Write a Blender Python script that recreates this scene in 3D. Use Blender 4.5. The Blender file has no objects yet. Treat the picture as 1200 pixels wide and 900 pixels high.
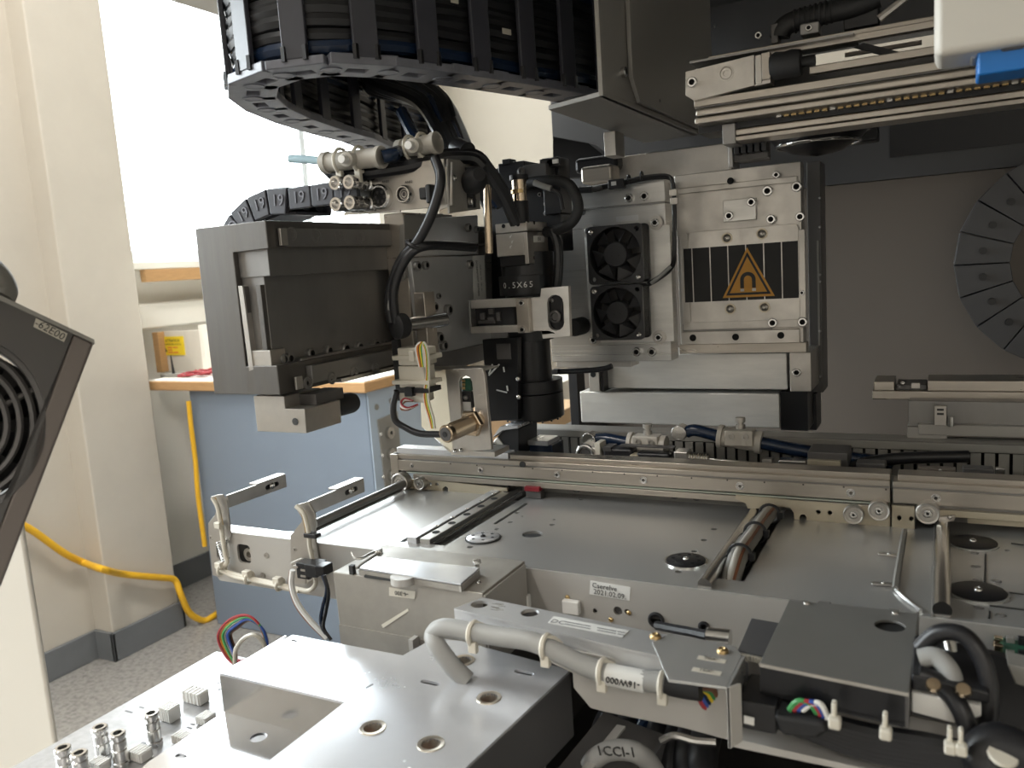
import bpy, bmesh, math, random
from math import radians, sin, cos, pi, atan2, hypot
from mathutils import Vector, Matrix
from mathutils.geometry import tessellate_polygon
random.seed(7)
SC = bpy.context.scene
COL = SC.collection
V = Vector

# ------------------------------------------------------------------ camera
YAW, PITCH, ROLL, FPX = radians(28), radians(8), radians(3.9), 960.0
CAM = V((0, 0, .15))
_f = V((-sin(YAW)*cos(PITCH), cos(YAW)*cos(PITCH), -sin(PITCH)))
_r0 = V((cos(YAW), sin(YAW), 0)); _d0 = _f.cross(_r0)
_r = cos(ROLL)*_r0 + sin(ROLL)*_d0
_d = -sin(ROLL)*_r0 + cos(ROLL)*_d0
cd = bpy.data.cameras.new('camera'); cam = bpy.data.objects.new('camera', cd); COL.objects.link(cam)
mw = Matrix((_r, -_d, -_f)).transposed().to_4x4(); mw.translation = CAM
cam.matrix_world = mw
cd.sensor_fit = 'HORIZONTAL'; cd.sensor_width = 36; cd.lens = 36*FPX/1200
cd.clip_start = .01; cd.clip_end = 60
cd.dof.use_dof = True; cd.dof.focus_distance = .56; cd.dof.aperture_fstop = 20
SC.camera = cam

# ------------------------------------------------------------------ light
world = bpy.data.worlds.new('sky'); SC.world = world; world.use_nodes = True
bg = world.node_tree.nodes['Background']
bg.inputs[0].default_value = (.93, .97, 1, 1); bg.inputs[1].default_value = 8.0
SC.view_settings.view_transform = 'Standard'; SC.view_settings.look = 'None'
SC.view_settings.gamma = 1; SC.view_settings.use_curve_mapping = False
SC.view_settings.exposure = 1.25
SC.cycles.use_denoising = True
SC.cycles.max_bounces = 10; SC.cycles.diffuse_bounces = 5; SC.cycles.glossy_bounces = 5
SC.cycles.transparent_max_bounces = 8
SC.cycles.sample_clamp_indirect = 6
SC.cycles.caustics_reflective = False; SC.cycles.caustics_refractive = False

def portal(loc, rot, sx, sy):
    l = bpy.data.lights.new('window_daylight', 'AREA'); l.shape = 'RECTANGLE'; l.size = sx; l.size_y = sy
    l.cycles.is_portal = True
    o = bpy.data.objects.new('window_daylight', l); COL.objects.link(o); o.location = loc; o.rotation_euler = rot
def lamp(loc, rot, sx, sy, w, col=(1, .93, .82)):
    l = bpy.data.lights.new('fill_lamp_light', 'AREA'); l.shape = 'RECTANGLE'; l.size = sx; l.size_y = sy
    l.energy = w; l.color = col
    o = bpy.data.objects.new('fill_lamp_light', l); COL.objects.link(o); o.location = loc; o.rotation_euler = rot
WIN1 = (1.84, 3.6, .27, 2.05)      # y0 y1 z0 z1 of the window in the recess
WIN2 = (-.9, .5, .1, 1.8)     # the next window of the same wall, beside the camera
portal((-2.70, (WIN1[0]+WIN1[1])/2, (WIN1[2]+WIN1[3])/2), (0, -pi/2, 0), WIN1[3]-WIN1[2], WIN1[1]-WIN1[0])
portal((-2.47, (WIN2[0]+WIN2[1])/2, (WIN2[2]+WIN2[3])/2), (0, -pi/2, 0), WIN2[3]-WIN2[2], WIN2[1]-WIN2[0])

# ------------------------------------------------------------------ helpers
def at(px, py, X=None, Y=None, Z=None, d=None, P=None, N=None):
    v = _r*((px-600)/FPX) + _d*((py-450)/FPX) + _f
    if X is not None: t = (X-CAM.x)/v.x
    elif Y is not None: t = (Y-CAM.y)/v.y
    elif Z is not None: t = (Z-CAM.z)/v.z
    elif P is not None: t = (P-CAM).dot(N)/v.dot(N)
    else: t = d
    return CAM + v*t
def pts(lst, **k): return [at(x, y, **k) for x, y in lst]
def depth(p): return (V(p)-CAM).dot(_f)
def mm(px, p): return px*depth(p)/FPX          # a length seen as px pixels at p

MATS = {}
def mat(name, col, rough=.5, metal=0, spec=.5, noise=0, nscale=40, stretch=None, rvar=0, bump=0, bscale=None, col2=None, emit=0, coat=0, alpha=None):
    if name in MATS: return MATS[name]
    m = bpy.data.materials.new(name); m.use_nodes = True; nt = m.node_tree; b = nt.nodes['Principled BSDF']
    b.inputs['Base Color'].default_value = (*col, 1); b.inputs['Roughness'].default_value = rough
    b.inputs['Metallic'].default_value = metal; b.inputs['Specular IOR Level'].default_value = spec
    if coat: b.inputs['Coat Weight'].default_value = coat
    if emit: b.inputs['Emission Color'].default_value = (*col, 1); b.inputs['Emission Strength'].default_value = emit
    if noise or rvar or bump:
        g = nt.nodes.new('ShaderNodeNewGeometry'); mp = nt.nodes.new('ShaderNodeMapping')
        nt.links.new(g.outputs['Position'], mp.inputs[0])
        if stretch: mp.inputs['Scale'].default_value = stretch
        n = nt.nodes.new('ShaderNodeTexNoise'); n.inputs['Scale'].default_value = nscale; n.inputs['Detail'].default_value = 4; n.inputs['Roughness'].default_value = .6
        nt.links.new(mp.outputs[0], n.inputs['Vector'])
        if noise:
            mx = nt.nodes.new('ShaderNodeMix'); mx.data_type = 'RGBA'
            mr = nt.nodes.new('ShaderNodeMapRange'); mr.inputs[1].default_value = .2; mr.inputs[2].default_value = .8
            nt.links.new(n.outputs[0], mr.inputs[0]); nt.links.new(mr.outputs[0], mx.inputs[0])
            c2 = col2 or tuple(max(0, c*(1-noise)) for c in col)
            mx.inputs[6].default_value = (*col, 1); mx.inputs[7].default_value = (*c2, 1)
            nt.links.new(mx.outputs[2], b.inputs['Base Color'])
        if rvar:
            mr2 = nt.nodes.new('ShaderNodeMapRange'); mr2.inputs[1].default_value = .25; mr2.inputs[2].default_value = .75
            mr2.inputs[3].default_value = max(.02, rough-rvar); mr2.inputs[4].default_value = min(1, rough+rvar)
            nt.links.new(n.outputs[0], mr2.inputs[0]); nt.links.new(mr2.outputs[0], b.inputs['Roughness'])
        if bump:
            n2 = n
            if bscale:
                n2 = nt.nodes.new('ShaderNodeTexNoise'); n2.inputs['Scale'].default_value = bscale; n2.inputs['Detail'].default_value = 3
                nt.links.new(mp.outputs[0], n2.inputs['Vector'])
            bp = nt.nodes.new('ShaderNodeBump'); bp.inputs['Strength'].default_value = bump; bp.inputs['Distance'].default_value = .001
            nt.links.new(n2.outputs[0], bp.inputs['Height']); nt.links.new(bp.outputs[0], b.inputs['Normal'])
    MATS[name] = m; return m

M = dict(
 alu=mat('bead blasted aluminium', (.58,.55,.51), .38, .88, noise=.22, nscale=60, rvar=.08, bump=.05, bscale=900),
 brush=mat('brushed aluminium', (.58,.57,.55), .32, .93, noise=.16, nscale=14, stretch=(.12,1,60), rvar=.08, bump=.03),
 mill=mat('milled aluminium', (.84,.82,.78), .42, .78, noise=.30, nscale=22, stretch=(.7,1,4), rvar=.08),  # raised tone and cloudy noise carry reflections of the bright tray
 beam=mat('extruded aluminium', (.17,.16,.15), .42, .75, noise=.25, nscale=25, stretch=(6,2,.5), rvar=.1),
 dark=mat('dark anodised steel', (.33,.32,.31), .42, .75, noise=.3, nscale=22, stretch=(1,1,.4), rvar=.10),
 steel=mat('bright steel', (.7,.69,.67), .22, 1, noise=.1, nscale=80, rvar=.06),
 chrome=mat('polished steel', (.82,.81,.8), .1, 1),
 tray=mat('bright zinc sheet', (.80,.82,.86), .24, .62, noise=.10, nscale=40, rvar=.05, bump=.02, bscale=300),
 traywall=mat('shaded zinc sheet', (.50,.49,.47), .2, .9),  # same tray metal, darkened to carry the dim room it mirrors
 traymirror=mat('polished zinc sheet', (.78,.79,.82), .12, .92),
 deck=mat('grey coated sheet', (.56,.56,.55), .27, .62),
 sheet=mat('painted sheet metal', (.50,.48,.45), .45, .3, noise=.06, nscale=30),
 wornsheet=mat('worn zinc sheet', (.38,.355,.315), .5, .45, noise=.25, nscale=45, rvar=.1),
 dgrey=mat('dark grey painted sheet', (.105,.10,.098), .42, .3, noise=.08, nscale=60),
 panel=mat('taupe painted panel', (.165,.138,.114), .5, noise=.06, nscale=8),
 panel_dark=mat('graphite painted panel', (.075,.074,.076), .5),
 hood=mat('hood paint', (.20,.19,.18), .6),
 black=mat('black plastic', (.012,.012,.014), .42),
 blacka=mat('black anodised metal', (.011,.011,.013), .34, .2),
 fanplastic=mat('fan plastic', (.04,.04,.043), .4),
 rubber=mat('black rubber', (.014,.014,.015), .6),
 chain=mat('cable chain plastic', (.055,.056,.070), .42, noise=.15, nscale=60),  # lifted tone carries the window glare over the chain
 chainhaze=mat('hazed chain plastic', (.20,.205,.24), .42, noise=.3, nscale=120),  # paler still, glare and bounced light on the undersides put into colour
 cable=mat('black cable jacket', (.012,.012,.014), .36),
 bluehose=mat('dark blue hose', (.010,.022,.052), .25),
 greycable=mat('grey cable jacket', (.33,.33,.32), .5),
 nylon=mat('natural nylon', (.68,.64,.55), .45),
 white=mat('white plastic', (.86,.85,.82), .4),
 barmetal=mat('satin bar aluminium', (.64,.64,.64), .42, .6, noise=.10, nscale=70),
 bracket=mat('folded bracket grey', (.36,.345,.32), .45, .2),
 valve=mat('beige valve plastic', (.50,.47,.42), .42),
 cream=mat('cream painted panel', (.66,.62,.55), .5, noise=.04, nscale=6),
 wall=mat('cream wall paint', (.54,.50,.435), .7, noise=.10, nscale=7, bump=.15, bscale=60),
 frontwall=mat('pale grey front wall', (.60,.57,.53), .8),
 wallbeige=mat('beige wall paint', (.25,.215,.17), .8, noise=.05, nscale=5),
 wallwhite=mat('white wall paint', (.86,.83,.76), .7, noise=.05, nscale=7),
 ceil=mat('ceiling paint', (.84,.83,.81), .8),
 base=mat('grey vinyl skirting', (.16,.17,.18), .5, noise=.12, nscale=20),
 floor=mat('speckled linoleum', (.42,.405,.38), .33, noise=.5, nscale=62, col2=(.13,.125,.12), rvar=.1),
 wood=mat('beech wood', (.56,.33,.15), .5, noise=.25, nscale=14, stretch=(2,2,14)),
 bluecab=mat('blue grey cabinet paint', (.20,.245,.31), .5),
 bluelight=mat('pale blue cabinet paint', (.42,.50,.60), .45),
 card=mat('cardboard', (.42,.28,.16), .8, noise=.08, nscale=10),
 label=mat('label paper', (.74,.74,.72), .55),
 aged=mat('aged label paper', (.60,.56,.48), .6),
 ink=mat('printed ink', (.025,.025,.025), .6),
 greyink=mat('faded print', (.2,.2,.21), .6),
 whiteink=mat('white print', (.8,.8,.78), .6),
 yellow=mat('yellow sign', (.85,.62,.03), .5),
 amber=mat('warning sign amber', (.62,.30,.035), .5),
 signblack=mat('sign black', (.012,.012,.012), .6),
 ycable=mat('yellow cable jacket', (.75,.42,.02), .4),
 red=mat('red plastic', (.22,.012,.02), .4),
 redwire=mat('red wire', (.36,.03,.04), .4), orange=mat('orange wire', (.75,.25,.05), .4),
 green=mat('green wire', (.05,.28,.08), .4), blue=mat('blue wire', (.03,.08,.35), .4), brown=mat('brown wire', (.2,.08,.04), .4),
 pcb=mat('green circuit board', (.02,.10,.06), .4),
 brass=mat('brass', (.55,.40,.20), .28, 1), gold=mat('gold plated steel', (.65,.52,.38), .22, 1),
 eyelet=mat('zinc eyelet', (.55,.50,.42), .3, .9),
 hole=mat('hole shade black', (.01,.01,.01), .9),  # black carries the shade inside holes and screw sockets
 housing=mat('graphite housing plastic', (.085,.08,.077), .5), housing2=mat('taupe housing plastic', (.17,.145,.13), .45),
 tan=mat('tan coated plate', (.52,.46,.35), .4, .5),
 railm=mat('conveyor aluminium', (.45,.41,.36), .33, .9, noise=.14, nscale=60, stretch=(.3,1,3), rvar=.08),
 green_strip=mat('pale green belt', (.42,.46,.38), .5),
 bluescreen=mat('blue plastic cover', (.01,.16,.50), .4),
 clear=mat('pale blue tube', (.45,.62,.70), .2),
 duct=mat('duct grey plastic', (.25,.24,.22), .5), led=mat('silver film', (.6,.6,.6), .3, .8),
)

KIDS = {}     # object -> (parent, world location)
WL = {}
class G:
    """a mesh under construction, in world coordinates"""
    def __init__(s): s.b = bmesh.new()
    def face(s, p):
        return s.b.faces.new([s.b.verts.new(q) for q in p])
    def box(s, a, b, M4=None):
        x0,x1 = sorted((a[0],b[0])); y0,y1 = sorted((a[1],b[1])); z0,z1 = sorted((a[2],b[2]))
        c = [V((x,y,z)) for x in (x0,x1) for y in (y0,y1) for z in (z0,z1)]
        if M4: c = [M4 @ q for q in c]
        v = [s.b.verts.new(q) for q in c]
        for f in ((0,1,3,2),(4,6,7,5),(0,4,5,1),(2,3,7,6),(0,2,6,4),(1,5,7,3)): s.b.faces.new([v[i] for i in f])
        return s
    def ybox(s, x0,y0,x1,y1, Y, dep):
        a = at(x0,y0,Y=Y); b = at(x1,y1,Y=Y); return s.box((a.x,Y,a.z),(b.x,Y+dep,b.z))
    def xbox(s, x0,y0,x1,y1, X, dep):
        a = at(x0,y0,X=X); b = at(x1,y1,X=X); return s.box((X,a.y,a.z),(X-dep,b.y,b.z))
    def zbox(s, x0,y0,x1,y1, Z, dep):
        a = at(x0,y0,Z=Z); b = at(x1,y1,Z=Z); return s.box((a.x,a.y,Z),(b.x,b.y,Z-dep))
    def prism(s, outer, vec, holes=()):
        vec = V(vec); loops = [list(map(V, outer))] + [list(map(V, h)) for h in holes]
        flat = [q for l in loops for q in l]
        A = [s.b.verts.new(q) for q in flat]; B = [s.b.verts.new(q+vec) for q in flat]
        if len(loops) == 1 and len(outer) <= 4: tris = [tuple(range(len(flat)))]
        else: tris = tessellate_polygon(loops)
        for t in tris:
            try: s.b.faces.new([A[i] for i in t]); s.b.faces.new([B[i] for i in reversed(t)])
            except ValueError: pass
        k = 0
        for l in loops:
            n = len(l)
            for i in range(n):
                j = (i+1) % n
                s.b.faces.new([A[k+i], A[k+j], B[k+j], B[k+i]])
            k += n
        return s
    def lathe(s, c, axis, prof, n=24, closed=True):
        c = V(c); ax = V(axis).normalized(); q = ax.to_track_quat('Z','Y'); rings = []
        for r, h in prof:
            if r < 1e-7: rings.append([s.b.verts.new(c+ax*h)])
            else: rings.append([s.b.verts.new(c + q @ V((r*cos(2*pi*i/n), r*sin(2*pi*i/n), h))) for i in range(n)])
        for a, b in zip(rings, rings[1:]):
            for i in range(n):
                j = (i+1) % n
                if len(a) == 1 and len(b) == 1: break
                if len(a) == 1: s.b.faces.new([a[0], b[i], b[j]])
                elif len(b) == 1: s.b.faces.new([a[i], a[j], b[0]])
                else: s.b.faces.new([a[i], a[j], b[j], b[i]])
        return s
    def cyl(s, p0, p1, r, n=20, r1=None):
        p0, p1 = V(p0), V(p1); h = (p1-p0).length
        return s.lathe(p0, p1-p0, [(0,0),(r,0),(r if r1 is None else r1,h),(0,h)], n)
    def ring(s, c, axis, ri, ro, h, n=28):
        return s.lathe(c, axis, [(ri,0),(ro,0),(ro,h),(ri,h),(ri,0)], n)
    def tube(s, p, r, n=8, sub=6, smooth=True, caps=True):
        P = [V(q) for q in p]
        if smooth and len(P) > 2:
            out = []
            for i in range(len(P)-1):
                a = P[i-1] if i else P[0]*2-P[1]; b, c = P[i], P[i+1]; d = P[i+2] if i+2 < len(P) else P[-1]*2-P[-2]
                for k in range(sub):
                    t = k/sub
                    out.append(.5*((2*b)+(c-a)*t+(2*a-5*b+4*c-d)*t*t+(3*b-a-3*c+d)*t*t*t))
            out.append(P[-1]); P = out
        up = None; rings = []
        for i, q in enumerate(P):
            t = (P[min(i+1,len(P)-1)]-P[max(i-1,0)]).normalized()
            if up is None: up = t.orthogonal().normalized()
            up = (up - t*up.dot(t)).normalized(); sd = t.cross(up)
            rings.append([s.b.verts.new(q + r*(cos(2*pi*k/n)*up + sin(2*pi*k/n)*sd)) for k in range(n)])
        for a, b in zip(rings, rings[1:]):
            for k in range(n): s.b.faces.new([a[k], a[(k+1)%n], b[(k+1)%n], b[k]])
        if caps: s.b.faces.new(list(reversed(rings[0]))); s.b.faces.new(rings[-1])
        return s
    def torus(s, c, axis, R, r, n=32, m=8, a0=0, a1=2*pi):
        q = V(axis).to_track_quat('Z','Y'); c = V(c); full = a1-a0 > 6.28
        p = [c + q @ V((R*cos(a0+(a1-a0)*i/n), R*sin(a0+(a1-a0)*i/n), 0)) for i in range(n+1)]
        return s.tube(p, r, m, smooth=False, caps=not full)
    def build(s, name, m, parent=None, bevel=0, seg=2, smooth=True, label=None):
        if parent is None or not hasattr(parent, 'name'): pass
        bmesh.ops.remove_doubles(s.b, verts=s.b.verts, dist=1e-7)
        bmesh.ops.recalc_face_normals(s.b, faces=s.b.faces)
        co = [v.co for v in s.b.verts]
        c = V([(min(q[i] for q in co)+max(q[i] for q in co))/2 for i in range(3)])
        bmesh.ops.translate(s.b, verts=s.b.verts, vec=-c)
        me = bpy.data.meshes.new(name); s.b.to_mesh(me); s.b.free()
        me.materials.append(M[m] if isinstance(m, str) else m)
        if smooth:
            me.polygons.foreach_set('use_smooth', [True]*len(me.polygons)); me.set_sharp_from_angle(angle=radians(38))
        o = bpy.data.objects.new(name, me); COL.objects.link(o)
        if bevel:
            bv = o.modifiers.new('bevel', 'BEVEL'); bv.width = bevel; bv.segments = seg; bv.limit_method = 'ANGLE'; bv.angle_limit = radians(40); bv.harden_normals = True
        put(o, parent, c)
        if label: o['label'] = label
        return o
def put(o, parent, loc):
    WL[o] = V(loc); o.location = loc
    if parent is not None: KIDS[o] = parent
def tag(o, label, cat, group=None):
    o['label'] = label; o['category'] = cat
    if group: o['group'] = group
    return o
def thing(name, label, cat, group=None):
    o = bpy.data.objects.new(name, None); COL.objects.link(o); o.empty_display_size = .01
    tag(o, label, cat, group); WL[o] = None
    return o
def struct(o): o['kind'] = 'structure'; return o
def finish():
    """put every Empty at the base of its thing and hang its parts from it"""
    bpy.context.view_layer.update()
    tops = [o for o in WL if WL[o] is None]
    for t in tops:
        lo = V((1e9,)*3); hi = -lo
        stack = [o for o in KIDS if KIDS[o] is t]
        for o in stack:
            for c in o.bound_box:
                w = o.matrix_world @ V(c)
                lo = V(map(min, lo, w)); hi = V(map(max, hi, w))
        WL[t] = V(((lo.x+hi.x)/2, (lo.y+hi.y)/2, lo.z)); t.location = WL[t]
    for o, p in KIDS.items():
        o.parent = p; o.location = WL[o]-WL[p]

# shared screws ---------------------------------------------------------
_SM = {}
def screw_mesh(kind):
    if kind in _SM: return _SM[kind]
    g = G()
    if kind == 'socket':
        n = 18
        g.lathe((0,0,0), (0,0,1), [(1,0),(1,.8),(.86,.95),(.58,.95),(.5,.35),(0,.3)], n)
    elif kind == 'flush':
        g.lathe((0,0,0), (0,0,1), [(1.25,0),(1.25,.08),(1.0,.12),(.95,-.02),(.9,.10),(.5,.10),(.42,-.2),(0,-.22)], 18)
    elif kind == 'phillips':
        g.lathe((0,0,0), (0,0,1), [(1.15,0),(1.1,.1),(.95,.12),(.92,.02),(.85,.18),(.45,.22),(.2,-.1),(0,-.15)], 16)
        g.box((-.5,-.09,.14),(.5,.09,.235)); g.box((-.09,-.5,.14),(.09,.5,.235))
    elif kind == 'pan':
        g.lathe((0,0,0), (0,0,1), [(1,0),(1,.25),(.8,.55),(.4,.72),(.25,.5),(0,.45)], 16)
    elif kind == 'hole':
        g.lathe((0,0,0), (0,0,1), [(1.12,0),(1.12,.06),(1,.08),(.97,.02),(0,.015)], 16)
    bmesh.ops.recalc_face_normals(g.b, faces=g.b.faces)
    me = bpy.data.meshes.new('screw_'+kind); g.b.to_mesh(me); g.b.free()
    me.polygons.foreach_set('use_smooth', [True]*len(me.polygons)); me.set_sharp_from_angle(angle=radians(38))
    if kind in ('socket','flush','phillips'):
        lim = dict(socket=.52, flush=.45, phillips=0)[kind]
        for f in me.polygons:
            c = f.center
            if kind == 'phillips':
                if abs(c.z) < .26 and c.z > .12 and (abs(c.x) < .5 and abs(c.y) < .5) and hypot(c.x,c.y) < .45 and len(f.vertices) == 4 and f.area < .35: f.material_index = 1
            elif hypot(c.x,c.y) < lim or (kind == 'socket' and hypot(c.x,c.y) < .56 and c.z < .9): f.material_index = 1
    _SM[kind] = me; return me
_SMM = {}
def screw(parent, p, axis, r, kind='socket', m='steel', name='screw'):
    k = (kind, m)
    if k not in _SMM:
        me = screw_mesh(kind).copy(); me.materials.append(M[m]); me.materials.append(M['hole']); _SMM[k] = me
    o = bpy.data.objects.new(name, _SMM[k]); COL.objects.link(o)
    o.rotation_mode = 'QUATERNION'; o.rotation_quaternion = V(axis).to_track_quat('Z','Y'); o.scale = (r,)*3
    put(o, parent, p); return o
def screws(parent, lst, axis, rpx, kind='socket', m='steel', off=0, name='screw', **pl):
    for x, y in lst:
        p = at(x, y, **pl); screw(parent, p+V(axis)*off, axis, mm(rpx, p), kind, m, name)

FONT = None
def text(parent, body, c, u, v, h, m='ink', name='lettering', align='CENTER', depth=.00008, sx=1.0):
    """flat print centred at c, running along u with up v, capital height h"""
    cu = bpy.data.curves.new('t', 'FONT'); cu.body = body; cu.align_x = align; cu.align_y = 'CENTER'; cu.size = h*1.4; cu.resolution_u = 2
    cu.extrude = depth/2
    ob = bpy.data.objects.new('t', cu); COL.objects.link(ob)
    bpy.context.view_layer.update()
    me = bpy.data.meshes.new_from_object(ob.evaluated_get(bpy.context.evaluated_depsgraph_get()))
    bpy.data.objects.remove(ob)
    u = V(u).normalized(); v = V(v); v = (v-u*v.dot(u)).normalized(); n = u.cross(v)
    R = Matrix((u*sx, v, n)).transposed()
    for q in me.vertices: q.co = R @ q.co
    me.materials.clear(); me.materials.append(M[m]); me.name = name
    o = bpy.data.objects.new(name, me); COL.objects.link(o); put(o, parent, V(c)+n*.00012); return o
def circ(c, u, v, r, n=20, ry=None):
    c = V(c); u = V(u); v = V(v)
    return [c+u*(r*cos(2*pi*i/n))+v*((ry or r)*sin(2*pi*i/n)) for i in range(n)]
def slot(c, u, v, w, h, n=8):
    """a stadium: half length w along u beyond round ends of radius h"""
    c = V(c); u = V(u); v = V(v); o = []
    for i in range(n+1): a = -pi/2+pi*i/n; o.append(c+u*(w+h*cos(a))+v*(h*sin(a)))
    for i in range(n+1): a = pi/2+pi*i/n; o.append(c+u*(-w+h*cos(a))+v*(h*sin(a)))
    return o
EX, EY, EZ = V((1,0,0)), V((0,1,0)), V((0,0,1))
def wire(parent, name, m, p, r, n=8): return G().tube(p, r, n).build(name, m, parent)
# ================================================================== THE ROOM
def wall_x(name, X, y0, y1, hole, m, t=.12, z0=-1.0, z1=2.3):
    outer = [(X,y0,z0),(X,y1,z0),(X,y1,z1),(X,y0,z1)]
    h = []
    if hole: a,b,c,d = hole; h = [[(X,a,c),(X,b,c),(X,b,d),(X,a,d)]]
    return struct(G().prism(outer, (-t,0,0), h).build(name, m, smooth=False))
struct(G().box((-2.9,-3.2,-1.05),(3.6,4.3,-1)).build('floor', 'floor'))
struct(G().box((-2.9,-3.2,2.3),(3.6,4.3,2.36)).build('ceiling', 'ceil'))
wall_x('wall_left', -2.41, -3.1, 1.5686, WIN2, 'wall')
struct(G().box((-2.76,1.5686,-1),(-2.327,1.8244,2.3)).build('wall_left_pillar', 'wall', bevel=.006))
wall_x('wall_left_recess', -2.64, 1.8244, 4.2, WIN1, 'wallwhite')
struct(G().box((-2.9,4.2,-1),(3.6,4.3,2.3)).build('wall_back', 'wallbeige'))
struct(G().box((3.5,-3.1,-1),(3.6,4.2,2.3)).build('wall_right', 'wall'))
struct(G().box((-2.9,-3.2,-1),(3.6,-3.1,2.3)).build('wall_front', 'frontwall'))
# pillar seam and skirting
struct(G().box((-2.41,-3.1,-1),(-2.398,1.5686,-.905)).build('baseboard_left', 'base', bevel=.003))
struct(G().box((-2.41,1.5566,-1),(-2.315,1.5686,-.905)).box((-2.327,1.5566,-1),(-2.315,1.8364,-.905)).box((-2.64,1.8244,-1),(-2.315,1.8364,-.905)).build('baseboard_pillar', 'base', bevel=.003))
struct(G().box((-2.64,1.83,-1),(-2.628,4.2,-.9)).build('baseboard_recess', 'base', bevel=.003))
glass = bpy.data.materials.new('window glass'); glass.use_nodes = True
nt = glass.node_tree; nt.nodes.clear()
o_ = nt.nodes.new('ShaderNodeOutputMaterial'); mx = nt.nodes.new('ShaderNodeMixShader'); tr = nt.nodes.new('ShaderNodeBsdfTransparent'); gl = nt.nodes.new('ShaderNodeBsdfGlossy')
gl.inputs['Roughness'].default_value = .02; mx.inputs[0].default_value = .05; tr.inputs[0].default_value = (.96,.98,.98,1)
nt.links.new(tr.outputs[0], mx.inputs[1]); nt.links.new(gl.outputs[0], mx.inputs[2]); nt.links.new(mx.outputs[0], o_.inputs[0])
M['glass'] = glass; M['winframe'] = mat('window frame paint', (.70,.76,.80), .4)
def window(name, X, w, muls):
    y0,y1,z0,z1 = w
    f = G().prism([(X,y0,z0),(X,y1,z0),(X,y1,z1),(X,y0,z1)], (-.05,0,0), [[(X,y0+.04,z0+.04),(X,y1-.04,z0+.04),(X,y1-.04,z1-.04),(X,y0+.04,z1-.04)]])
    r = struct(f.build(name, 'winframe', smooth=False))
    for y in muls: G().box((X,y-.02,z0+.03),(X-.05,y+.02,z1-.03)).build('mullion', 'winframe', r)
    G().box((X-.024,y0+.03,z0+.03),(X-.027,y1-.03,z1-.03)).build('pane', 'glass', r)
    return r
w1 = window('window_1', -2.68, WIN1, (3.10,))
window('window_2', -2.45, WIN2, (-.2,))
a = at(170,318,X=-2.56); b = at(222,327,X=-2.56)
struct(G().box((-2.7,1.9,.235),(-2.50,4.2,.262)).build('trim_1', 'wallwhite', bevel=.004))     # white window board
s = at(170,323,X=-2.50)
struct(G().box((-2.50,2.0,.190),(-2.53,4.2,.235)).build('trim_2', 'wood', bevel=.003))
struct(G().box((-2.64,1.83,.02),(-2.56,4.2,.115)).build('trim_3', 'wallwhite', bevel=.01))
pipe = G().tube([(-2.60,2.30,-1),(-2.60,2.30,-.12)], .012, 12, smooth=False)
tag(pipe.build('heating_pipe', 'wall'), 'thin cream painted pipe running up the wall behind the pillar', 'pipe')

# unseen lamps added at the ceiling as fill light
for i, (x, y) in enumerate(((-1.1,-1.5),(-1.35,.75),(1.5,-2.2))):
    t = thing('fill_lamp', ['unseen fill lamp added behind the camera','unseen fill lamp added above the aisle left of the machine','unseen fill lamp added near the front wall on the right'][i], 'lamp')
    G().box((x-.12,y-.6,2.24),(x+.12,y+.6,2.3)).build('lamp_body', 'white', t)
    e = G().box((x-.1,y-.58,2.235),(x+.1,y+.58,2.24)).build('fill_lamp_diffuser', 'white', t)
    lamp((x,y,2.22), (0,0,0), .2, 1.15, (16, 26, 22)[i], (1, .95, .88))

# ---- worktop, blue cabinet, bench things
YB = 1.86
a = at(172,447,Y=YB); b = at(428,461,Y=YB)
wt = thing('workbench_worktop', 'beech worktop with pale top lying on the blue grey cabinet', 'worktop')
G().box((a.x,YB,b.z),(b.x,YB+.6,a.z)).build('board', 'wood', wt, bevel=.004)
G().box((a.x+.004,YB+.004,a.z),(b.x-.004,YB+.595,a.z+.003)).build('laminate_top', 'wallwhite', wt)
bench_top = a.z+.003
c0 = at(222,466,Y=YB+.03); c1 = at(430,466,Y=YB+.03)
cb = thing('blue_cabinet', 'blue grey steel cabinet under the beech worktop behind the machine', 'cabinet')
G().box((c0.x,YB+.03,-1),(c1.x-.004,YB+.57,b.z)).build('front_panel', 'bluecab', cb, bevel=.004)
cx = c1.x
G().box((cx,YB+.034,-.97),(cx-.004,YB+.57,b.z-.003)).build('side_panel', 'bluelight', cb, bevel=.001)
G().prism([at(443,492,X=cx+.004), at(466,482,X=cx+.004), at(472,560,X=cx+.004), at(452,572,X=cx+.004)], (-.006,0,0)).build('connector_plate', 'duct', cb)
for y in ((455,507),(457,532),(458,557)):
    p = at(y[0],y[1],X=cx+.004); G().ring(p, EX, .006, .018, .012, 20).build('socket_ring', 'steel', cb); G().cyl(p, p+EX*.004, .007, 14).build('socket_core', 'black', cb)
    q = at(y[0]-9,y[1]+2,X=cx+.004); screw(cb, q, EX, .006, 'pan')
for q in ((441,477),(458,470)):
    p = at(q[0],q[1],X=cx); G().cyl(p, p+EX*.003, .009, 14).build('bolt_head', 'duct', cb)
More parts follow.
